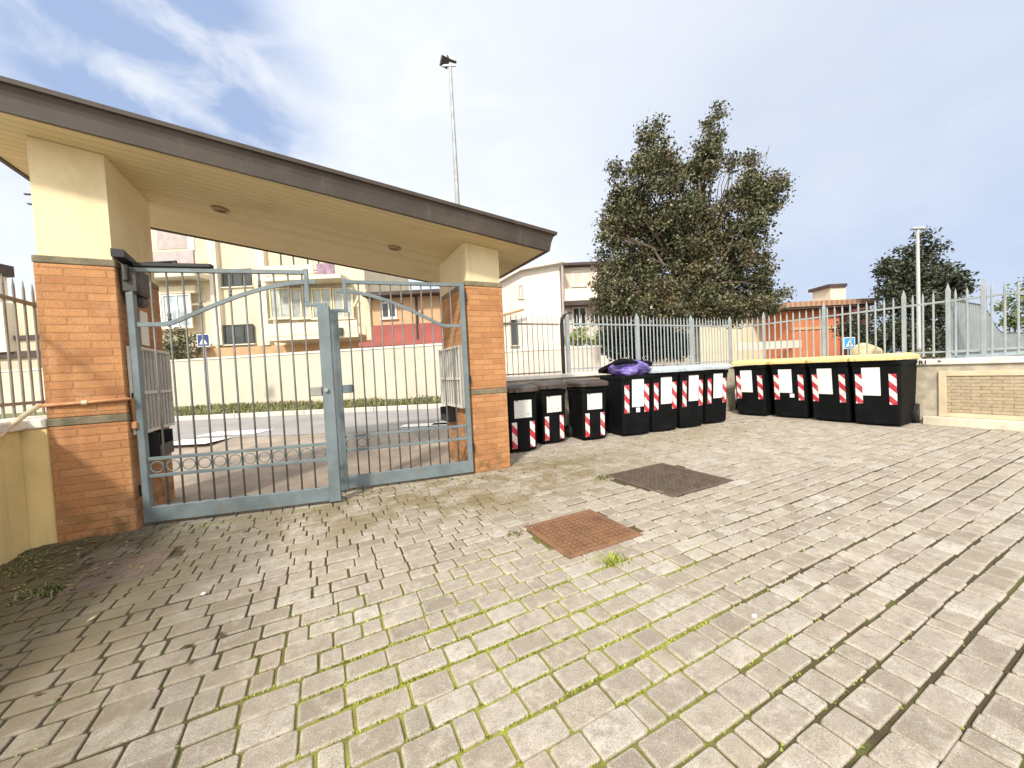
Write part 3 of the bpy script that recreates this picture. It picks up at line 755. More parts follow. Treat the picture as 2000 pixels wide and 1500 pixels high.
def fence_run(name, label, cat, p0, p1, zb, zt, pitch_, post_ts, mb_, mp_, zlo, zrail, rb=.008, rp=.022, spike=.1, group=None, bars_max=100, baroff=.5):
    p0 = Vector(p0); p1 = Vector(p1); L = (p1-p0).length; ex = (p1-p0).normalized(); ang = math.atan2(ex.y, ex.x)
    t = thing(name, label, cat, (p0.x, p0.y, zb), group); T = Matrix.Translation((p0.x, p0.y, 0)) @ Matrix.Rotation(ang, 4, 'Z')
    for z, hh in ((zlo, .012), (zrail, .014)):
        q = MB(); q.box(0, L, -.012, .012, z-hh, z+hh, T, .002); q.build('rail', mp_, t)
    posts = [u*1.0 for u in post_ts]
    pr = None
    for u in posts:
        if pr is None:
            q = MB(); q.box(u-rp, u+rp, -rp, rp, zb, zt-.04, T, .004)
            q.loft([[(u-rp*.8, -rp*.8, zt-.04), (u+rp*.8, -rp*.8, zt-.04), (u+rp*.8, rp*.8, zt-.04), (u-rp*.8, rp*.8, zt-.04)], [(u-.003, -.003, zt+.05), (u+.003, -.003, zt+.05), (u+.003, .003, zt+.05), (u-.003, .003, zt+.05)]], T)
            pr = q.build('post', mp_, t); u00 = u
        else: dupmesh(pr, ex*(u-u00), t)
    br = None; n_ = int(L/pitch_)
    for i in range(n_):
        u = (i+baroff)*pitch_
        if any(abs(u-w) < rp+rb+.01 for w in posts): continue
        if br is None:
            q = MB(); q.tube([(u, 0, zlo-spike), (u, 0, zrail+.10), (u, 0, zrail+.17)], [rb, rb, .002], 8, T); br = q.build('bar', mb_, t, smooth=False); u01 = u
        else: dupmesh(br, ex*(u-u01), t)
    return t
fence_run('metal_fence', 'dark metal railing on the white coping left of the left pillar', 'fence', (-2.05, -3.0, 0), (-2.05, 5.6, 0), .935, 1.98, .112, [.4, 2.4, 4.4, 8.5], MT['fence_dark'], MT['fence_dark'], 1.05, 1.85, .0085, .02, .10)

# ------------------------------------------------------------------ back wall, back fences
bw = thing('back_wall', 'low rough wall with pale coping behind the brown and blue lidded bins', 'wall', (5, 5.4, 0))
q = MB(); q.box(1.93, 8.29, 5.30, 5.50, -.1, .955, None, .01); q.build('wall_body', MT['rough_render'], bw)
q = MB(); q.box(1.93, 8.27, 5.26, 5.54, .957, 1.025, None, .01); q.build('coping', MT['coping'], bw)
fence_run('metal_fence', 'thin dark railing behind the brown lidded bins, ending at a black post', 'fence', (1.95, 5.42, 0), (3.70, 5.42, 0), 1.025, 1.98, .098, [.03], MT['fence_grey'], MT['fence_dark'], 1.06, 1.87, .0075, .016, .03)
fence_run('metal_fence', 'grey spiked railing in front of the big tree behind the blue lidded bins', 'fence', (3.84, 5.42, 0), (8.36, 5.42, 0), 1.025, 2.06, .098, [.03, 1.66, 3.2, 4.50], MT['fence_pale'], MT['fence_pale'], 1.10, 1.88, .012, .03, .07)
ip = thing('iron_post', 'black iron post with a hooked top at the end of the thin railing', 'post', (3.76, 5.42, 1.0))
q = MB(); q.box(3.735, 3.785, 5.395, 5.445, 1.026, 1.90, None, .004); q.build('shaft', MT['black_iron'], ip)
q = MB(); q.tube([(3.76, 5.42, 1.90), (3.77, 5.42, 1.97), (3.82, 5.42, 2.03), (3.90, 5.42, 2.07), (3.97, 5.42, 2.075)], [.025, .03, .024, .018, .010], 10); q.build('hook', MT['black_iron'], ip, smooth=True)
# right wall with panel
rw = thing('panelled_wall', 'cream wall with framed split stone panel at the right of the yard', 'wall', (8.4, 1, 0))
q = MB(); q.box(8.305, 8.60, -3.6, 5.27, -.1, .895, None, .008); q.build('wall_body', MT['rough_render'], rw)
q = MB(); q.box(8.27, 8.64, -3.6, 5.25, .897, .985, None, .012); q.build('coping', MT['coping'], rw)
yb = [(2.17, -.6), (-.9, -3.5)]
for (ya, yz) in yb:
    q = MB(); q.box(8.275, 8.3045, ya-.08, ya, .125, .80, None, .004); q.box(8.275, 8.3045, yz, yz+.08, .125, .80, None, .004)
    q.box(8.275, 8.3045, yz+.08, ya-.08, .73, .80, None, .004); q.box(8.275, 8.3045, yz+.08, ya-.08, .125, .185, None, .004); q.build('panel_frame', MT['cream_trim'], rw)
    q = MB(); q.box(8.290, 8.3043, yz+.081, ya-.081, .186, .729); q.build('stone_panel', MT['panel_brick'], rw)
q = MB(); q.box(8.19, 8.3040, -3.6, 2.32, -.03, .122, None, .012); q.build('plinth', MT['step'], rw)
# hand written marks on the coping
def text_obj(body, size, loc, rot, mat, parent):
    cu = bpy.data.curves.new('t', 'FONT'); cu.body = body; cu.size = size; cu.extrude = .0008; cu.offset = .0035
    tmp = bpy.data.objects.new('t', cu); COL.objects.link(tmp)
    bpy.context.view_layer.update()
    me = bpy.data.meshes.new_from_object(tmp.evaluated_get(bpy.context.evaluated_depsgraph_get()))
    bpy.data.objects.remove(tmp); me.materials.append(mat); me.name = 'lettering'
    o = bpy.data.objects.new('lettering', me); COL.objects.link(o); o.parent = parent
    o.location = Vector(loc)-parent.location; o.rotation_euler = rot; return o
text_obj('R1', .085, (8.2685, 2.375, .912), (R(90), 0, R(-90)), MT['graffiti'], rw)
text_obj('<', .06, (8.2685, 2.165, .925), (R(90), R(-25), R(-90)), MT['graffiti'], rw)
fence_run('metal_fence', 'pale grey spiked railing on the coping above the yellow lidded bins', 'fence', (8.42, 5.36, 0), (8.42, -3.4, 0), .985, 2.05, .113, [.63, 1.70, 2.78, 3.26, 3.60, 4.75, 5.8, 7.], MT['fence_pale'], MT['fence_pale'], 1.09, 1.84, .0135, .024, .07)
# pale side gate beyond
sg = thing('side_gate', 'pale blue slatted side gate with a dipping top behind the right hand railing', 'gate', (8.5, 2.3, .86))
q = MB(); topz = lambda x: 1.85-.02*(x-8.5) if x < 9.8 else (1.824-.46*(0.5-0.5*math.cos(math.pi*min(1, (x-9.8)/1.3))))
xs = [8.47+.12*i for i in range(60)]
vs = []
for x in xs: vs += [(x, 2.292, .95), (x, 2.292, topz(x)), (x, 2.300, topz(x)), (x, 2.300, .95)]
fs = []
for i in range(len(xs)-1):
    for a in range(4):
        b_ = (a+1) % 4; fs.append((i*4+a, i*4+b_, (i+1)*4+b_, (i+1)*4+a))
q.add(vs, fs); q.build('sheet', MT['side_gate'], sg)
q = MB(); q.tube([(x, 2.28, topz(x)+.01) for x in xs], .016, 8); q.build('top_rail', MT['lamp_dark'], sg, smooth=True)
q = MB(); q.box(8.47, 15.5, 2.255, 2.285, 1.06, 1.10, None, .004); q.build('bottom_rail', MT['side_gate'], sg)
sl = None
for i in range(70):
    x = 8.52+.1*i; q = MB(); q.box(x-.012, x+.012, 2.262, 2.290, 1.101, topz(x)); q.build('slat', MT['fence_pale'], sg)

sg.location.y -= .18
# ------------------------------------------------------------------ bins
def rrect(w, d, r, cy=0, k=3):
    pts = []
    for (sx, sy, a0) in ((1, -1, -90), (1, 1, 0), (-1, 1, 90), (-1, -1, 180)):
        for i in range(k+1):
            a = R(a0+90*i/k); pts.append((sx*(w/2-r)+r*math.cos(a), cy+sy*(d/2-r)+r*math.sin(a)))
    return pts
def make_bin(W, Wb, D, Db, H, lidmat, wr, stick, stripes, lid_lift=0):
    t = bpy.data.objects.new('wheelie_bin', None); COL.objects.link(t); t.empty_display_size = .1
    hb = H-.085
    yfb = -Db/2                                  # front face bottom
    def ring(z):
        a = z/hb; w = Wb+(W-.04-Wb)*a; d = Db+(D-.05-Db)*a; return [(x, y, z) for x, y in rrect(w, d, .035)]
    b = MB()
    low = [(x*.94, y*.94, .02) for x, y, _ in ring(.02)]
    rings = [low, ring(.05), ring(.20), ring(hb*.55), ring(hb-.09)]
    def big(z, w, d): return [(x, y, z) for x, y in rrect(w, d, .04)]
    rings += [big(hb-.088, W-.025, D-.03), big(hb-.06, W-.02, D-.02), big(hb-.03, W-.03, D-.03)]
    b.loft(rings)
    # ribs under the rim and a moulded foot plate
    b.box(-Wb/2+.13, Wb/2-.13, -Db/2-.012, -Db/2+.02, .03, .10, None, .006)
    # wheel housings at the back
    for sx in (-1, 1): b.box(sx*(Wb/2-.06)-.05, sx*(Wb/2-.06)+.05, Db/2-.10, Db/2+.04, .16, .36, None, .012)
    b.build('body', MT['bin_black'], t)
    l_ = MB()
    def lr(z, w, d, cy=0): return [(x, y, z) for x, y in rrect(w, d, .05, cy)]
    l_.loft([lr(hb-.012, W+.012, D+.02, -.008), lr(hb+.038, W+.016, D+.026, -.01), lr(hb+.055, W-.01, D-.0, -.008), lr(H-.012, W-.09, D-.10, .0), lr(H, W-.16, D-.2, .01)])
    l_.box(-W/2+.10, W/2-.10, -D/2-.045, -D/2-.012, hb-.015, hb+.028, None, .006)
    lid = l_.build('lid', lidmat, t)
    hd = MB(); hy = D/2+.045; hd.tube([(-W/2+.05, D/2-.01, hb+.035), (-W/2+.05, hy, hb+.045), (W/2-.05, hy, hb+.045), (W/2-.05, D/2-.01, hb+.035)], .016, 8); hd.build('handle', MT['bin_black'], t)
    # front surface position at height z
    def fyz(z): a = z/hb; d = Db+(D-.05-Db)*a; return -d/2
    def wz(z): a = z/hb; return Wb+(W-.04-Wb)*a
    def decal(x0, x1, z0, z1, nm, mat, th=.003):
        q = MB(); ya, yb_ = fyz(z0)-th, fyz(z1)-th
        q.add([(x0, ya, z0), (x1, ya, z0), (x1, yb_, z1), (x0, yb_, z1), (x0, ya+th*.8, z0), (x1, ya+th*.8, z0), (x1, yb_+th*.8, z1), (x0, yb_+th*.8, z1)],
              [(0, 1, 2, 3), (4, 7, 6, 5), (0, 4, 5, 1), (1, 5, 6, 2), (2, 6, 7, 3), (3, 7, 4, 0)])
        return q.build(nm, mat, t)
    cx, sw_, z0, z1 = stick; decal(cx-sw_/2, cx+sw_/2, z0, z1, 'sticker', MT['poster'] if W < .5 else MT['paper'])
    w_, z0, z1 = stripes
    for sx in (-1, 1):
        xe = wz(z0)/2-.034; a, b2 = sorted((sx*xe, sx*(xe-w_))); decal(a, b2, z0, z1, 'reflective_strip', MT['stripe'])
    for sx in (-1, 1):
        x = sx*(Wb/2+.015); q = MB(); y = Db/2+.02
        prof = [(wr*.55, .022), (wr*.9, .028), (wr, .018), (wr, -.018), (wr*.9, -.028), (wr*.55, -.022)]
        rings = [[(x+h, y+r0_*math.cos(2*math.pi*i/20), wr+r0_*math.sin(2*math.pi*i/20)) for i in range(20)] for r0_, h in prof]
        q.loft(rings); wq = q.build('wheel', MT['rubber'], t)
        q = MB(); q.tube([(x-.03, y, wr), (x+.03, y, wr)], wr*.5, 12); q.build('hub', MT['dark_grey'], wq)
    q = MB(); q.tube([(-Wb/2+.01, Db/2+.02, wr), (Wb/2-.01, Db/2+.02, wr)], .010, 8); q.build('axle', MT['galv'], t)
    return t, Db/2
def put(t, p0, p1, half):
    p0 = Vector((*p0, 0)); p1 = Vector((*p1, 0)); mid = (p0+p1)/2; a = math.atan2(p1.y-p0.y, p1.x-p0.x)
    n_ = Vector((-math.sin(a), math.cos(a), 0)); t.location = mid+n_*half; t.rotation_euler = (0, 0, a)
protoA, hA = make_bin(.47, .40, .55, .43, .925, MT['lid_brown'], .10, (.0, .255, .475, .715), (.072, .065, .42))
protoB, hB = make_bin(.58, .50, .70, .55, 1.07, MT['lid_blue'], .10, (.02, .215, .46, .92), (.085, .37, .81))
protoC, hC = make_bin(.61, .53, .84, .64, 1.105, MT['lid_yellow'], .15, (-.05, .215, .47, .90), (.085, .34, .80))
def place_bins(proto, half, lst, group):
    out = []
    for i, (a, b, lab) in enumerate(lst):
        o = proto if i == 0 else copy_tree(proto)
        put(o, a, b, half); tag(o, lab, 'bin', group); out.append(o)
    return out
place_bins(protoA, hA, [((2.23, 4.54), (2.63, 4.50), 'small brown lidded bin right beside the brick pillar'),
    ((2.88, 4.75), (3.28, 4.75), 'small brown lidded bin in the middle of the three, set a little back'),
    ((3.50, 4.60), (3.90, 4.545), 'small brown lidded bin next to the bin holding the purple bag')], 'small brown lidded bins')
blue = place_bins(protoB, hB, [((4.17, 4.47), (4.66, 4.39), 'black bin with lid propped open on a purple bag'),
    ((4.76, 4.43), (5.25, 4.36), 'pale blue lidded bin directly right of the bin with the purple bag'),
    ((5.38, 4.39), (5.87, 4.34), 'pale blue lidded bin, third of its row from the purple bag'),
    ((6.03, 4.40), (6.53, 4.35), 'pale blue lidded bin at the corner end of its row, nearest the yellow lids')], 'pale blue lidded bins')
yel = place_bins(protoC, hC, [((7.55, 4.80), (7.60, 4.27), 'yellow lidded bin deepest in the corner beside the blue lidded row'),
    ((7.67, 4.16), (7.70, 3.62), 'yellow lidded bin with a small white tag under its sticker'),
    ((7.66, 3.52), (7.62, 2.99), 'yellow lidded bin second from the free end of its row'),
    ((7.59, 2.91), (7.62, 2.38), 'yellow lidded bin at the free end of the row, its side and wheel in view')], 'yellow lidded bins')
# propped-open lid of the first blue bin
b4 = blue[0]
for ch in b4.children:
    if ch.name.startswith('lid'):
        hb = 1.07-.085; me = bpy.data.meshes.new('lid')
        old = ch.data; me = old.copy(); ch.data = me
        piv = Vector((0, .35, hb)); Rm = Matrix.Translation(piv) @ Matrix.Rotation(R(-13), 4, 'X') @ Matrix.Rotation(R(7), 4, 'Y') @ Matrix.Translation(-piv)
        me.transform(Rm); me.materials[0] = MT['bin_black']; ch['label'] = 'black lid propped half open'
def small_tag(bin_, x, z, proto_dim):
    Wb, W, Db, D, hb = proto_dim; a = z/hb; d = Db+(D-.05-Db)*a; q = MB(); y = -d/2-.0035
    q.box(x-.035, x+.035, y-.001, y+.001, z-.035, z+.035)
    o = q.build('tag', MT['paper']); o.parent = bin_
small_tag(blue[0], .02, .41, (.50, .58, .55, .70, .985))
small_tag(yel[1], .05, .42, (.53, .61, .64, .84, 1.02))
# purple bag bulging out
def blob(c, rx, ry, rz, seed, amp=.16, nu=30, nv=18, crease=0.):
    r = random.Random(seed); ph = [(r.uniform(2, 7), r.uniform(2, 7), r.uniform(0, 6)) for _ in range(7)]; vs = []; fs = []
    for j in range(nv+1):
        t = math.pi*j/nv
        for i in range(nu):
            a = 2*math.pi*i/nu; dx, dy, dz = math.sin(t)*math.cos(a), math.sin(t)*math.sin(a), math.cos(t)
            k = 1+amp*sum(math.sin(p*dx+q_*dy+s_+3*dz) for p, q_, s_ in ph)/3.2
            if crease: k -= crease*sum((1-abs(math.sin(p*2.3*dx+q_*1.9*dy+s_+5*dz)))**3 for p, q_, s_ in ph[:4])
            vs.append((c[0]+rx*dx*k, c[1]+ry*dy*k, c[2]+rz*dz*k))
    for j in range(nv):
        for i in range(nu): fs.append((j*nu+i, j*nu+(i+1) % nu, (j+1)*nu+(i+1) % nu, (j+1)*nu+i))
    return vs, fs
bc = b4.location
vs, fs = blob((bc.x-.02, bc.y-.12, 1.055), .30, .29, .15, 4, .14, 72, 44, .085)
q = MB(); q.add(vs, fs); o = q.build('rubbish_bag', MT['bag'], smooth=True); tag(o, 'full purple rubbish bag bulging from under the open black bin lid', 'bag')

# ------------------------------------------------------------------ trees and plants
def rot_basis(r):
    n_ = Vector((r.gauss(0, 1), r.gauss(0, 1), r.gauss(0, 1)+.5)).normalized()
    a = Vector((r.gauss(0, 1), r.gauss(0, 1), r.gauss(0, 1))); a = (a - n_*a.dot(n_)).normalized()
    return a, n_.cross(a), n_
def leaves(centers, per, spread, size, seed):
    r = random.Random(seed); vs = []; fs = []
    for (c, sc) in centers:
        for _ in range(int(per*sc)):
            d = Vector((r.gauss(0, spread), r.gauss(0, spread), r.gauss(0, spread*.8))); p = Vector(c)+d
            a, b, n_ = rot_basis(r); L = size*r.uniform(.6, 1.3); w = L*.30; o = len(vs)
            vs += [tuple(p-a*L*.5), tuple(p-a*L*.05+b*w-n_*L*.06), tuple(p+a*L*.5), tuple(p-a*L*.05-b*w-n_*L*.06)]
            fs.append((o, o+1, o+2, o+3))
    return vs, fs
def crown_centers(lobes, w, n_per, seed, depthk=1.):
    r = random.Random(seed); out = []
    for (x, y, rx, ry, *k) in lobes:
        nn = max(4, int(n_per*(rx*ry)/4000.)); c = at(x, y, w); m = w/F
        dj = r.uniform(-.5, .5)*1.0 if rx > 40 else r.uniform(-.3, .3)
        for _ in range(nn):
            d = Vector((r.gauss(0, 1), r.gauss(0, 1), r.gauss(0, 1))).normalized()*(r.random()**.36)
            p = c + RT*(d.x*rx*m) + UP*(d.y*ry*m) + fw*(d.z*max(rx, 20)*m*depthk + dj)
            out.append((p, r.uniform(.6, 1.3)))
    return out
def branch(mb, p0, p1, r0_, r1, r, seg=5, wob=.06):
    p0 = Vector(p0); p1 = Vector(p1); L = (p1-p0).length; pts = []; rs = []
    for i in range(seg+1):
        a = i/seg; j = Vector((r.uniform(-1, 1), r.uniform(-1, 1), r.uniform(-.5, .5)))*wob*L*(0 if i in (0, seg) else 1)
        pts.append(p0.lerp(p1, a)+j); rs.append(r0_+(r1-r0_)*a)
    mb.tube(pts, rs, 7); return pts
def tree(name, label, lobes, w, base_px, ground_z, trunk_r, mat, n_per, per, spread, size, seed, fork_y, cat='tree', depthk=1., group=None):
    r = random.Random(seed)
    top = at(base_px[0], fork_y, w); base = at(base_px[0], base_px[1], w); base = Vector((base.x+0, base.y, ground_z))
    base.x, base.y = top.x*0+at(base_px[0], base_px[1], w).x, at(base_px[0], base_px[1], w).y
    t = thing(name, label, cat, base, group)
    tb = MB(); pts = branch(tb, base, top, trunk_r, trunk_r*.7, r, 6, .015)
    for (x, y, rx, ry, *k) in lobes:
        if rx*ry < 250: continue
        e = at(x, y-ry*.3, w) + fw*r.uniform(-.4, .4); st = pts[-1-r.randint(0, 1)]
        bp = branch(tb, st, e, trunk_r*.42, .012, r, 5, .07)
        for _ in range(4):
            s2 = bp[r.randint(2, 4)]; e2 = at(x+r.uniform(-rx, rx)*.9, y+r.uniform(-ry, ry)*.9, w)+fw*r.uniform(-.5, .5)
            branch(tb, s2, e2, .022, .005, r, 3, .08)
    tb.build('trunk', MT['bark'], t)
    vs, fs = leaves(crown_centers(lobes, w, n_per, seed+1, depthk), per, spread, size, seed+2)
    raw('crown', vs, fs, mat, t, tuple(base)); return t
oak = [(1270, 395, 78, 80), (1225, 430, 42, 70), (1235, 505, 62, 70), (1205, 590, 42, 42), (1255, 590, 70, 42), (1310, 545, 80, 70), (1380, 430, 62, 62),
       (1370, 335, 26, 50), (1392, 268, 17, 45), (1411, 218, 7, 28), (1382, 300, 22, 30), (1280, 305, 36, 40), (1282, 256, 10, 24), (1254, 272, 5, 18),
       (1470, 372, 48, 34), (1480, 318, 16, 32), (1496, 372, 24, 26), (1428, 318, 10, 28), (1440, 510, 50, 34), (1480, 590, 46, 28), (1400, 590, 70, 36),
       (1330, 470, 62, 72), (1195, 345, 12, 20), (1205, 385, 16, 20), (1185, 460, 16, 30), (1420, 470, 40, 30), (1440, 400, 36, 30), (1482, 560, 24, 20), (1385, 520, 40, 40), (1175, 565, 18, 26),
       (1200, 612, 46, 26), (1270, 615, 60, 24), (1340, 612, 60, 26), (1420, 610, 70, 26), (1370, 560, 60, 44), (1330, 590, 50, 30), (1450, 455, 40, 30), (1430, 560, 50, 34), (1460, 545, 40, 26), (1484, 600, 26, 18), (1370, 480, 50, 50), (1345, 400, 40, 40), (1518, 345, 7, 16), (1522, 390, 9, 4), (1526, 576, 12, 4), (1320, 345, 34, 30), (1490, 420, 20, 18), (1482, 505, 14, 14)]
tree('holm_oak_tree', 'large dark evergreen tree with ragged spiky crown behind the grey railing', oak, 10.5, (1356, 705), .15, .15, MT['leaf_oak'], 84, 82, .11, .085, 101, 560)
t2 = [(1790, 520, 48, 40), (1770, 560, 56, 36), (1745, 530, 24, 18), (1812, 490, 26, 24), (1790, 472, 14, 16), (1840, 560, 36, 40), (1870, 550, 18, 16), (1860, 525, 12, 12), (1725, 575, 26, 14),
      (1715, 525, 14, 8), (1740, 600, 60, 26), (1800, 610, 50, 40), (1850, 600, 28, 30)]
t2 = [(1795+(x-1795)*.86, y, a*.9, b) for x, y, a, b in t2]
tree('evergreen_tree', 'smaller dark evergreen tree behind the thin white lamp pole', t2, 15., (1795, 700), .3, .16, MT['leaf_dark'], 95, 52, .15, .14, 201, 590)
hedge = [(1690, 650, 30, 40), (1740, 660, 40, 44), (1790, 665, 40, 40), (1835, 660, 30, 44), (1875, 670, 30, 36)]
def shrub(name, label, lobes, w, gz, mat, n_per, per, spread, size, seed, cat='shrub', stemr=.03):
    r = random.Random(seed); cx = sum(l[0] for l in lobes)/len(lobes); b = at(cx, 700, w); b.z = gz
    t = thing(name, label, cat, b); tb = MB()
    for l in lobes:
        e = at(l[0], l[1], w); st = Vector((e.x+(b.x-e.x)*.3, e.y+(b.y-e.y)*.3, gz)); branch(tb, st, e, stemr, .008, r, 4, .06)
    tb.build('stem', MT['bark'], t)
    vs, fs = leaves(crown_centers(lobes, w, n_per, seed+1), per, spread, size, seed+2); raw('foliage', vs, fs, mat, t, tuple(b)); return t
shrub('hedge', 'dark hedge below the smaller evergreen tree behind the pale railing', hedge, 14.2, .3, MT['leaf_dark'], 90, 60, .13, .12, 301, 'hedge')
shrub('hedge', 'yellow green hedge beside the white house behind the railing', [(1125, 662, 22, 26), (1150, 660, 24, 24), (1172, 665, 16, 22)], 14.5, .3, MT['leaf_hedge'], 120, 50, .10, .10, 311, 'hedge')
shrub('hedge', 'dark hedge under the large tree between railing and houses', [(1200, 665, 26, 40), (1235, 665, 30, 42), (1270, 668, 30, 40), (1305, 670, 26, 36), (1332, 676, 16, 28)], 13.2, .2, MT['leaf_dark'], 170, 80, .12, .12, 321, 'hedge')
shrub('flowering_bush', 'green bush with pale pink blossom behind the white street wall by the blue sign', [(340, 672, 26, 32), (368, 680, 22, 28), (350, 650, 18, 16)], 15.6, .35, MT['leaf_bush'], 130, 45, .10, .10, 331, 'bush')
shrub('tree', 'light green tree at the far right beyond the pale side gate', [(1985, 600, 36, 34), (2010, 570, 30, 30), (1965, 630, 24, 20), (2040, 610, 30, 40)], 19., .9, MT['leaf_green'], 80, 45, .17, .16, 341, 'tree', .06)
shrub('oleander', 'dusty pink shrub on the soil just behind the railing corner post', [(1822, 690, 12, 9), (1838, 688, 9, 9)], 7.2, .86, MT['leaf_bush'], 300, 26, .035, .035, 351, 'shrub', .008)
shrub('shrub', 'low dark green shrub growing at the foot of the white street wall', [(812, 781, 16, 7), (836, 782, 12, 6)], 12.9, .3, MT['leaf_dark'], 300, 22, .07, .07, 361, 'shrub', .012)

# ------------------------------------------------------------------ street wall, signs, poles
stw = thing('street_wall', 'long cream white boundary wall across the street behind the gate', 'wall', tuple(STREET @ Vector((-6, 14.5, .3))))
Tw = STREET @ Matrix.Translation((-13.4, 15.0, 0)) @ Matrix.Rotation(R(-9.5), 4, 'Z')
q = MB(); q.box(-16, 11.9, 0, .25, .2, 2.12, Tw); q.build('wall_body', MT['white_wall'], stw)
q = MB(); q.box(-16, 11.95, -.03, .28, 2.122, 2.19, Tw); q.build('coping', MT['coping'], stw)
# where the wall should pass, and re-seat it there
pL = STREET.inverted() @ at(340, 795, 15.0); pR = STREET.inverted() @ at(848, 775, 13.4)
def sign(name, label, px, ytop, ybot, ground_y, w, size, blue_m):
    c = at(px, (ytop+ybot)/2, w); b = Vector((c.x, c.y, at(px, ground_y, w).z))
    t = thing(name, label, 'road sign', b); T = Matrix.Translation((c.x, c.y, c.z)) @ STREET
    q = MB(); q.tube([b, (c.x, c.y, c.z+size*.4)], .025, 10); q.build('post', MT['galv'], t)
    h = size/2; q = MB(); q.box(-h, h, -.062, -.042, -h, h, T); pl = q.build('plate', MT['sign_white'], t)
    q = MB(); k = h*.90; q.box(-k, k, -.066, -.0625, -k, k, T); q.build('blue_field', blue_m, pl)
    q = MB(); q.add([(-k*.72, -.069, -k*.7), (k*.72, -.069, -k*.7), (0, -.069, k*.55), (-k*.72, -.0665, -k*.7), (k*.72, -.0665, -k*.7), (0, -.0665, k*.55)], [(0, 1, 2), (5, 4, 3), (0, 3, 4, 1), (1, 4, 5, 2), (2, 5, 3, 0)], T); q.build('triangle', MT['sign_white'], pl)
    q = MB()
    def bar(a, b_, wd):
        a = Vector((a[0]*k, 0, a[1]*k)); b_ = Vector((b_[0]*k, 0, b_[1]*k)); d_ = (b_-a).normalized(); s_ = Vector((-d_.z, 0, d_.x))*wd*k
        vs = [a-s_, b_-s_, b_+s_, a+s_]; q.add([(v.x, -.072, v.z) for v in vs]+[(v.x, -.0695, v.z) for v in vs], [(0, 1, 2, 3), (7, 6, 5, 4), (0, 4, 5, 1), (1, 5, 6, 2), (2, 6, 7, 3), (3, 7, 4, 0)], T)
    bar((0, .02), (0, -.3), .075); bar((0, -.3), (-.22, -.68), .05); bar((0, -.3), (.2, -.68), .05); bar((0, -.02), (-.2, -.2), .04); bar((0, -.02), (.2, -.22), .04); bar((0, .1), (0, .22), .085)
    q.build('walking_figure', MT['lamp_dark'], pl); return t
sign('pedestrian_sign', 'blue and white crossing sign on a thin post before the white street wall', 400, 651, 679, 803, 12.2, .40, MT['sign_blue'])
sign('pedestrian_sign', 'light blue crossing sign beside the orange house beyond the yellow lids', 1656, 656, 684, 730, 13.5, .40, MT['sign_lightblue'])
aw = thing('tan_awning', 'low tan tarpaulin heap next to the light blue sign beyond the yellow lids', 'tarpaulin', tuple(at(1690, 690, 13.)))
vs, fs = blob(tuple(at(1690, 690, 13.)), .55, .35, .32, 8, .2); q = MB(); q.add(vs, fs); q.build('cover_cloth', MT['awning'], aw, smooth=True)

mast = thing('floodlight_mast', 'tall thin grey mast with floodlights rising behind the canopy', 'mast', tuple(Vector((at(893, 395, 14).x, at(893, 395, 14).y, .3))))
pb = at(896, 440, 14); ptp = at(879, 128, 14)
q = MB(); bb = Vector((pb.x+.1, pb.y, .3)); q.tube([bb, pb, ptp], [.11, .09, .055], 10); q.build('pole', MT['galv'], mast)
def lampbox(c, rx, rz, T0):
    q = MB(); T = Matrix.Translation(c) @ T0 @ Matrix.Rotation(rz, 4, 'Z') @ Matrix.Rotation(rx, 4, 'X') @ Matrix.Scale(.68, 4)
    q.loft([[(-.22, -.06, -.24), (.22, -.06, -.24), (.22, .06, -.24), (-.22, .06, -.24)], [(-.22, -.14, .22), (.22, -.14, .22), (.22, .06, .22), (-.22, .06, .22)]], T)
    h = q.build('floodlight', MT['lamp_dark'], mast)
    q = MB(); q.box(-.18, .18, .062, .075, -.18, .18, T); q.build('lens', MT['lamp_lens'], h)
q = MB(); T = Matrix.Translation(ptp) @ STREET; q.box(-.30, .22, -.03, .03, -.03, .03, T); q.build('cross_arm', MT['galv'], mast)
lampbox(at(868, 121, 14), R(35), R(40), STREET); lampbox(at(882, 116, 14.1), R(30), R(-150), STREET)

lp = thing('lamp_pole', 'slim white lamp pole in front of the smaller evergreen tree', 'street lamp', tuple(Vector((at(1794, 690, 10.5).x, at(1794, 690, 10.5).y, .3))))
tp = at(1792, 448, 10.5); bt = at(1795, 690, 10.5)
q = MB(); q.tube([Vector((bt.x, bt.y, .3)), bt, tp], [.05, .048, .036], 10); q.build('pole', MT['white_pole'], lp)
q = MB(); T = Matrix.Translation(tp) @ STREET; q.box(-.17, .17, -.06, .06, .0, .05, T, .01); q.build('lamp_head', MT['white_pole'], lp)

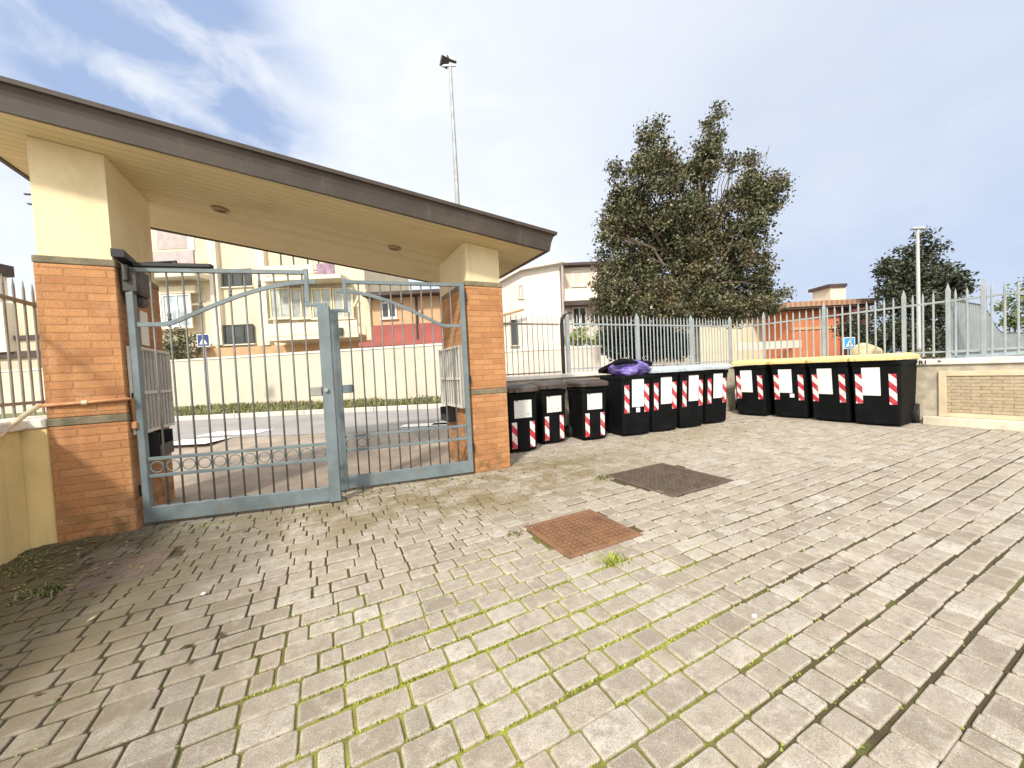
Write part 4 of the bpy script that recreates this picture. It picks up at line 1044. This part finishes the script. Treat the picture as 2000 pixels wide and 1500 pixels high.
# ------------------------------------------------------------------ houses
class House:
    def __init__(s, name, label, px, w, gz=.3, cat='building'):
        b = at(px, 740, w); s.t = thing(name, label, cat, (b.x, b.y, gz)); s.w = w
    def blk(s, nm, x0, x1, y0, y1, dw0, dw1, mat, parent=None, gz=None, label=None):
        w = s.w+dw0; xm, ym = (x0+x1)/2, (y0+y1)/2
        a = sw(x0, ym, w)[0]; b = sw(x1, ym, w)[0]; zt = sw(xm, y0, w)[2]; zb = sw(xm, y1, w)[2] if gz is None else gz
        yy = sw(xm, ym, w)[1]
        q = MB(); q.box(a, b, yy, yy+(dw1-dw0), zb, zt, STREET); o = q.build(nm, mat, parent or s.t)
        if label: o['label'] = label
        return o
    def window(s, x0, x1, y0, y1, fm, gm, div=1, proud=.05, dw=0.):
        w = s.w+dw; xm, ym = (x0+x1)/2, (y0+y1)/2
        a = sw(x0, ym, w)[0]; b = sw(x1, ym, w)[0]; zt = sw(xm, y0, w)[2]; zb = sw(xm, y1, w)[2]; yy = sw(xm, ym, w)[1]
        f = .07; q = MB(); q.box(a, b, yy-proud, yy+.02, zt-f, zt, STREET).box(a, b, yy-proud, yy+.02, zb, zb+f, STREET)
        q.box(a, a+f, yy-proud, yy+.02, zb+f, zt-f, STREET).box(b-f, b, yy-proud, yy+.02, zb+f, zt-f, STREET)
        for i in range(1, div): c = a+(b-a)*i/div; q.box(c-f/2, c+f/2, yy-proud*.9, yy+.02, zb+f, zt-f, STREET)
        fr = q.build('window', fm, s.t)
        q = MB(); q.box(a+f, b-f, yy-.012, yy+.018, zb+f, zt-f, STREET); q.build('pane', gm, fr)
        q = MB(); q.box(a-.06, b+.06, yy-proud-.06, yy-.001, zb-.06, zb-.002, STREET); q.build('sill', MT['apart_lite'], fr)
        return fr
ap = House('apartment_building', 'beige apartment block with balconies seen through the gate', 500, 20)
ap.blk('wall', 200, 712, 395, 700, 0, 9, MT['apart'], gz=.3)
ap.blk('roof_edge', 195, 717, 388, 395, -.4, 9.4, MT['apart_lite'])
ap.blk('base_band', 385, 705, 674, 702, -.06, -.002, MT['terracotta'], gz=.3)
ap.blk('pilaster', 408, 424, 400, 674, -.28, -.003, MT['apart_lite'])
ap.blk('pilaster', 500, 517, 400, 674, -.28, -.003, MT['apart_lite'])
ap.window(434, 492, 526, 560, MT['frame_dark'], MT['glass_dark'], 3)
ap.window(438, 496, 634, 672, MT['frame_dark'], MT['glass_dark'], 3)
ap.window(432, 492, 432, 466, MT['frame_dark'], MT['glass_dark'], 3)
# left balconies
o = ap.blk('shutter', 306, 366, 449, 486, -.10, -.004, MT['shutter']); ap.blk('surround', 366, 378, 447, 488, -.14, -.004, MT['frame_white'], o)
ap.blk('balcony', 250, 380, 533, 541, -1.2, -.004, MT['apart_lite']); ap.blk('parapet', 250, 378, 492, 532, -1.2, -1.08, MT['shutter'])
ap.blk('balcony', 250, 385, 672, 680, -1.0, -.004, MT['apart_lite'])
for x0, x1 in ((262, 318), (320, 375)):
    ap.window(x0, x1, 575, 640, MT['frame_white'], MT['glass_blue'], 2, .06, -.5)
ap.blk('veranda_wall', 258, 380, 560, 574, -.5, -.004, MT['apart'])
# lower right veranda
for i in range(4):
    ap.window(528+i*41, 567+i*41, 563, 622, MT['frame_yellow'], MT['glass_pale'], 2, .06, -.2)
ap.blk('balcony', 522, 700, 655, 662, -1.3, -.004, MT['apart_lite']); o = ap.blk('parapet', 522, 698, 629, 654, -1.3, -1.18, MT['apart_lite'])
ap.blk('balcony', 512, 665, 538, 546, -1.3, -.004, MT['apart_lite']); ap.blk('parapet', 512, 612, 518, 537, -1.28, -1.2, MT['apart_lite'])
ap.blk('cushion', 618, 652, 514, 536, -1.30, -1.19, MT['cushion'])
ap.window(548, 575, 478, 530, MT['frame_dark'], MT['glass_dark'], 1, .06)
ap.window(600, 645, 478, 530, MT['frame_dark'], MT['glass_dark'], 2, .06)
for x in (690, 698):
    q = MB(); q.tube([at(x, 600, 18.7), at(x+16, 566, 19.4)], .05, 6); q.build('awning_arm', MT['frame_yellow'], ap.t)
ap.blk('planter', 655, 668, 640, 654, -1.45, -1.31, MT['leaf_dark'])
# peach and red house
ph = House('peach_house', 'peach coloured house with a red lower storey at the right behind the gate', 780, 17.5)
ph.blk('wall', 716, 905, 574, 632, 0, 6, MT['peach']); ph.blk('lower_wall', 716, 905, 632, 700, -.05, 6, MT['red_wall'], gz=.3)
ph.blk('roof', 706, 925, 566, 573, -.7, 6.5, MT['dark_roof']); ph.blk('ledge', 700, 905, 664, 673, -.5, -.052, MT['red_wall'])
q = MB(); q.tube([at(812, 575, 17.42), at(816, 672, 17.42)], .05, 8); q.build('downpipe', MT['dark_roof'], ph.t)
ph.blk('corner_pier', 714, 724, 574, 664, -.12, -.003, MT['cream_trim'])
ph.window(745, 775, 590, 622, MT['frame_white'], MT['glass_dark'], 2)
# beige house on the left behind the railing
bh = House('beige_house', 'beige grey house with dark string courses behind the left railing', 45, 19)
bh.blk('wall', -120, 70, 592, 705, 0, 3, MT['beige_house'], gz=.3)
bh.blk('string_course', -120, 110, 688, 700, -.12, -.003, MT['dark_roof']); bh.blk('string_course', 18, 110, 654, 662, -.12, -.003, MT['dark_roof'])
bh.blk('chimney', -40, -10, 536, 592, .5, 1.0, MT['apart_lite']); bh.blk('chimney_cap', -44, -7, 514, 536, .4, 1.1, MT['dark_roof'])
bh.blk('pier', -30, 16, 592, 688, -.3, -.004, MT['apart_lite'])
an = thing('tv_aerial', 'thin television aerial on a pale mast left of the left pillar', 'aerial', tuple(at(78, 590, 18.9)))
q = MB(); q.tube([at(79, 590, 18.9), at(74, 375, 18.9)], .05, 8); q.build('mast', MT['white_pole'], an)
q = MB(); q.tube([at(48, 379, 18.9), at(82, 381, 18.9)], .05, 6); q.tube([at(55, 398, 18.9), at(84, 402, 18.9)], .05, 6); q.build('rods', MT['lamp_dark'], an)

# white house right of the canopy
wh = thing('white_house', 'white gabled house between the canopy and the large tree', 'house', tuple(Vector((at(1095, 700, 20).x, at(1095, 700, 20).y, .3))))
def hw(x, y, w): return STREET.inverted() @ at(x, y, w)
cz = hw(1092, 515, 20); gx0 = hw(960, 560, 20).x; cxs = cz.x
z_e = hw(960, 562, 20).z; zc = hw(1092, 516, 20).z; z_ins = hw(1020, 530, 20).z; xi = hw(1018, 530, 20).x
q = MB(); y0 = cz.y
poly = [(gx0-2, .3), (cxs, .3), (cxs, zc), (xi, z_ins), (gx0, z_e), (gx0-2, z_e-.9)]
q.prism(poly, y0, y0+7, lambda a, b, h: tuple(STREET @ Vector((a, h, b)))); q.build('wall', MT['white_house'], wh)
q = MB(); poly = [(gx0-2.2, z_e-1.0), (gx0, z_e+.02), (xi, z_ins+.02), (cxs+.25, zc+.02), (cxs+.25, zc+.14), (xi, z_ins+.15), (gx0, z_e+.15), (gx0-2.2, z_e-.85)]
q.prism(poly, y0-.35, y0+7.3, lambda a, b, h: tuple(STREET @ Vector((a, h, b)))); q.build('roof', MT['coping'], wh)
H2 = House.__new__(House); H2.t = wh; H2.w = 20.6
x1 = hw(1260, 560, 20.6).x
q = MB(); q.box(cxs+.001, x1, y0+.9, y0+7, .3, hw(1130, 519, 20.6).z, STREET); w2 = q.build('wing_wall', MT['pinkish_wall'], wh)
q = MB(); q.box(cxs-.1, x1+.3, y0+.5, y0+7.2, hw(1130, 518, 20.6).z+.002, hw(1130, 513, 20.6).z, STREET); q.build('roof_edge', MT['dark_roof'], wh)
H2.w = (y0+.9)/ ( (STREET.inverted() @ at(1130, 600, 1.0)).y )
H2.window(1117, 1140, 529, 559, MT['frame_white'], MT['glass_dark'], 1, .06); H2.window(1118, 1146, 600, 640, MT['frame_white'], MT['glass_dark'], 2, .06)
H2.window(1170, 1195, 529, 559, MT['frame_white'], MT['glass_dark'], 1, .06)
H2.blk('balcony', 1103, 1210, 586, 594, -.8, -.004, MT['dark_roof']); H2.blk('parapet', 1103, 1210, 562, 585, -.8, -.70, MT['white_house'])
H2.w = y0/((STREET.inverted() @ at(1050, 600, 1.0)).y)
H2.window(998, 1011, 625, 674, MT['frame_dark'], MT['glass_dark'], 1, .06); H2.window(1013, 1021, 557, 582, MT['shutter'], MT['shutter'], 1, .06)
q = MB(); q.tube([at(960, 622, 19.6), at(1023, 604, 19.6)], .07, 6); q.build('eave', MT['terracotta'], wh)
q = MB(); q.tube([at(1098, 520, 19.85), at(1102, 690, 19.85)], .06, 8); q.build('downpipe', MT['shutter'], wh)
lw = thing('low_pink_wall', 'low pale pink garden wall behind the thin railing', 'wall', tuple(at(1080, 735, 12.2)))
H3 = House.__new__(House); H3.t = lw; H3.w = 12.2
H3.blk('wall_body', 880, 1172, 686, 745, 0, .2, MT['pinkish_wall'], gz=.1); H3.blk('coping', 878, 1176, 681, 685.6, -.04, .24, MT['coping'])

# yellow and orange houses on the right
yh = House('yellow_house', 'pale yellow house with sloping tiled roof behind the large tree', 1460, 19)
yh.blk('wall', 1355, 1552, 622, 712, 0, 6, MT['yellow_house'], gz=.3)
a0 = sw(1345, 622, 19); a1 = sw(1556, 612, 19)
q = MB(); yy = a0[1]
q.prism([(a0[0], a0[2]-.1), (a1[0], a1[2]-.1), (a1[0], a1[2]+.12), (a0[0]+1.2, a1[2]+.5), (a0[0], a0[2]+.1)], yy-.4, yy+6, lambda a, b, h: tuple(STREET @ Vector((a, h, b)))); q.build('roof', MT['roof_tile'], yh.t)
for x0, x1 in ((1489, 1499), (1513, 1523), (1530, 1538), (1541, 1549)): yh.window(x0, x1, 638, 668, MT['frame_white'], MT['glass_dark'], 1)
yh.blk('garden_railing', 1435, 1566, 667, 682, -2.0, -1.95, MT['pinkish_wall'])
oh = House('orange_house', 'orange house with flat tiled roof and chimney above the yellow lids', 1610, 17)
oh.blk('wall', 1547, 1640, 598, 712, 0, 6, MT['orange_wall'], gz=.3); oh.blk('side_wall', 1640, 1700, 600, 712, .8, 6, MT['red_wall'], gz=.3)
oh.blk('roof', 1535, 1715, 586, 596, -.6, 6.4, MT['roof_tile']); oh.blk('eave', 1538, 1712, 596, 600, -.55, 6.3, MT['dark_roof'])
o = oh.blk('chimney', 1622, 1652, 560, 588, 1.5, 2.6, MT['apart_lite']); oh.blk('chimney_cap', 1619, 1655, 554, 560, 1.4, 2.7, MT['dark_roof'], o)
oh.blk('cornice', 1547, 1640, 638, 643, -.06, -.002, MT['peach'])

# small stones lying on the paving
r_ = random.Random(77)
for i, (x, y, lab) in enumerate(((-.62, 2.55, 'white pebble on the paving, closest to the dirt covered plate'), (1.62, .98, 'white pebble on the pavers, the one nearest the camera'), (3.05, 1.32, 'white pebble on the pavers towards the panelled wall'))):
    vs, fs = blob((x, y, .006), .014, .011, .008, 50+i, .2, 12, 8); q = MB(); q.add(vs, fs); o = q.build('pebble', MT['pebble'], smooth=True); tag(o, lab, 'pebble', 'pebbles on the paving')

lf_v = []; lf_f = []; r_ = random.Random(91)
for i in range(420):
    if i < 230: x, y = -1.9+abs(r_.gauss(0, .5)), r_.uniform(1.9, 4.0)
    else: x, y = r_.uniform(-1.2, 8.), 4.25-abs(r_.gauss(0, .5))
    if x > 8.1: continue
    a = r_.random()*6.283; L = r_.uniform(.012, .03); w_ = L*.4; c, s_ = math.cos(a), math.sin(a); o = len(lf_v); z = .003
    for px, py, pz in ((-L, 0, 0), (0, -w_, .004), (L, 0, r_.uniform(.002, .012)), (0, w_, .005)): lf_v.append((x+px*c-py*s_, y+px*s_+py*c, z+pz))
    lf_f.append((o, o+1, o+2, o+3))
MT['litter'] = leaf_mat('dry_leaf_litter', [(0, (.06, .04, .02)), (.6, (.16, .10, .045)), (.9, (.30, .22, .11)), (1, (.5, .44, .3))])
tag(raw('leaf_litter', lf_v, lf_f, MT['litter']), None, None, None, 'stuff')
# ------------------------------------------------------------------ light
SUN_AZ = Vector((-.60, -.60, 0)).normalized(); EL = R(40)
sv = SUN_AZ*math.cos(EL) + Vector((0, 0, math.sin(EL)))
sl = bpy.data.lights.new('sun', 'SUN'); sl.energy = 3.3; sl.angle = R(5); sl.color = (1, .93, .82)
so = bpy.data.objects.new('sun', sl); COL.objects.link(so); so.rotation_euler = sv.to_track_quat('Z', 'Y').to_euler()

wd = bpy.data.worlds.new('World'); SC.world = wd; wd.use_nodes = True
n = wd.node_tree.nodes; l = wd.node_tree.links; bg = n['Background']; bg.inputs['Strength'].default_value = .1
sky = n.new('ShaderNodeTexSky'); sky.sky_type = 'NISHITA'; sky.sun_disc = False; sky.sun_elevation = EL
sky.sun_rotation = math.atan2(sv.x, sv.y); sky.dust_density = .6
tc = n.new('ShaderNodeTexCoord'); gen = tc.outputs['Generated']
def dotm(v, a, b):
    q = n.new('ShaderNodeVectorMath'); q.operation = 'DOT_PRODUCT'; l.new(gen, q.inputs[0]); q.inputs[1].default_value = v
    return mrange(n, l, q.outputs['Value'], a, b)
mp = n.new('ShaderNodeMapping'); mp.inputs['Scale'].default_value = (1.6, 1.6, 3.2); mp.inputs['Rotation'].default_value = (R(20), R(-35), R(20)); l.new(gen, mp.inputs[0])
nz = noise(n, l, mp.outputs[0], 2.0, 9, .58, .5)
nz2 = noise(n, l, mp.outputs[0], 3.4, 6, .52, .6)
gap = math_(n, l, 'ADD', dotm(sdir(395, 195), .965, .999), math_(n, l, 'MULTIPLY', dotm(sdir(210, 90), .955, .998), .75))
gap = math_(n, l, 'MULTIPLY', gap, mrange(n, l, nz2, .32, .72, .85, .12))
gr = math_(n, l, 'MULTIPLY', dotm(sdir(1800, 450), .78, .985), mrange(n, l, nz, .3, .7, 1.0, .7))
cloud = mixc(n, l, mrange(n, l, nz2, .3, .72), (7.6, 8.1, 9.1), (8.3, 8.55, 8.95))
cloud = mixc(n, l, gr, cloud, (4.6, 5.5, 7.3))
topg = math_(n, l, 'MULTIPLY', dotm(sdir(1500, 0), .80, .99), .5)
cloud = mixc(n, l, topg, cloud, (6.6, 7.0, 7.7))
glow = dotm(tuple(sv), .2, .95)
cloud = mixc(n, l, glow, cloud, (17., 16.6, 15.6))
blue = mixc(n, l, .12, (2.9, 4.1, 6.7), sky.outputs[0])
col = mixc(n, l, math_(n, l, 'MULTIPLY', math_(n, l, 'MINIMUM', gap, 1.), .85), cloud, blue)
cover = mixc(n, l, .92, sky.outputs[0], col)
l.new(cover, bg.inputs['Color'])
SC.view_settings.view_transform = 'Standard'; SC.view_settings.look = 'None'; SC.view_settings.exposure = .34; SC.view_settings.gamma = 1
SC.cycles.max_bounces = 6
print('street wall check', pL[:], pR[:])
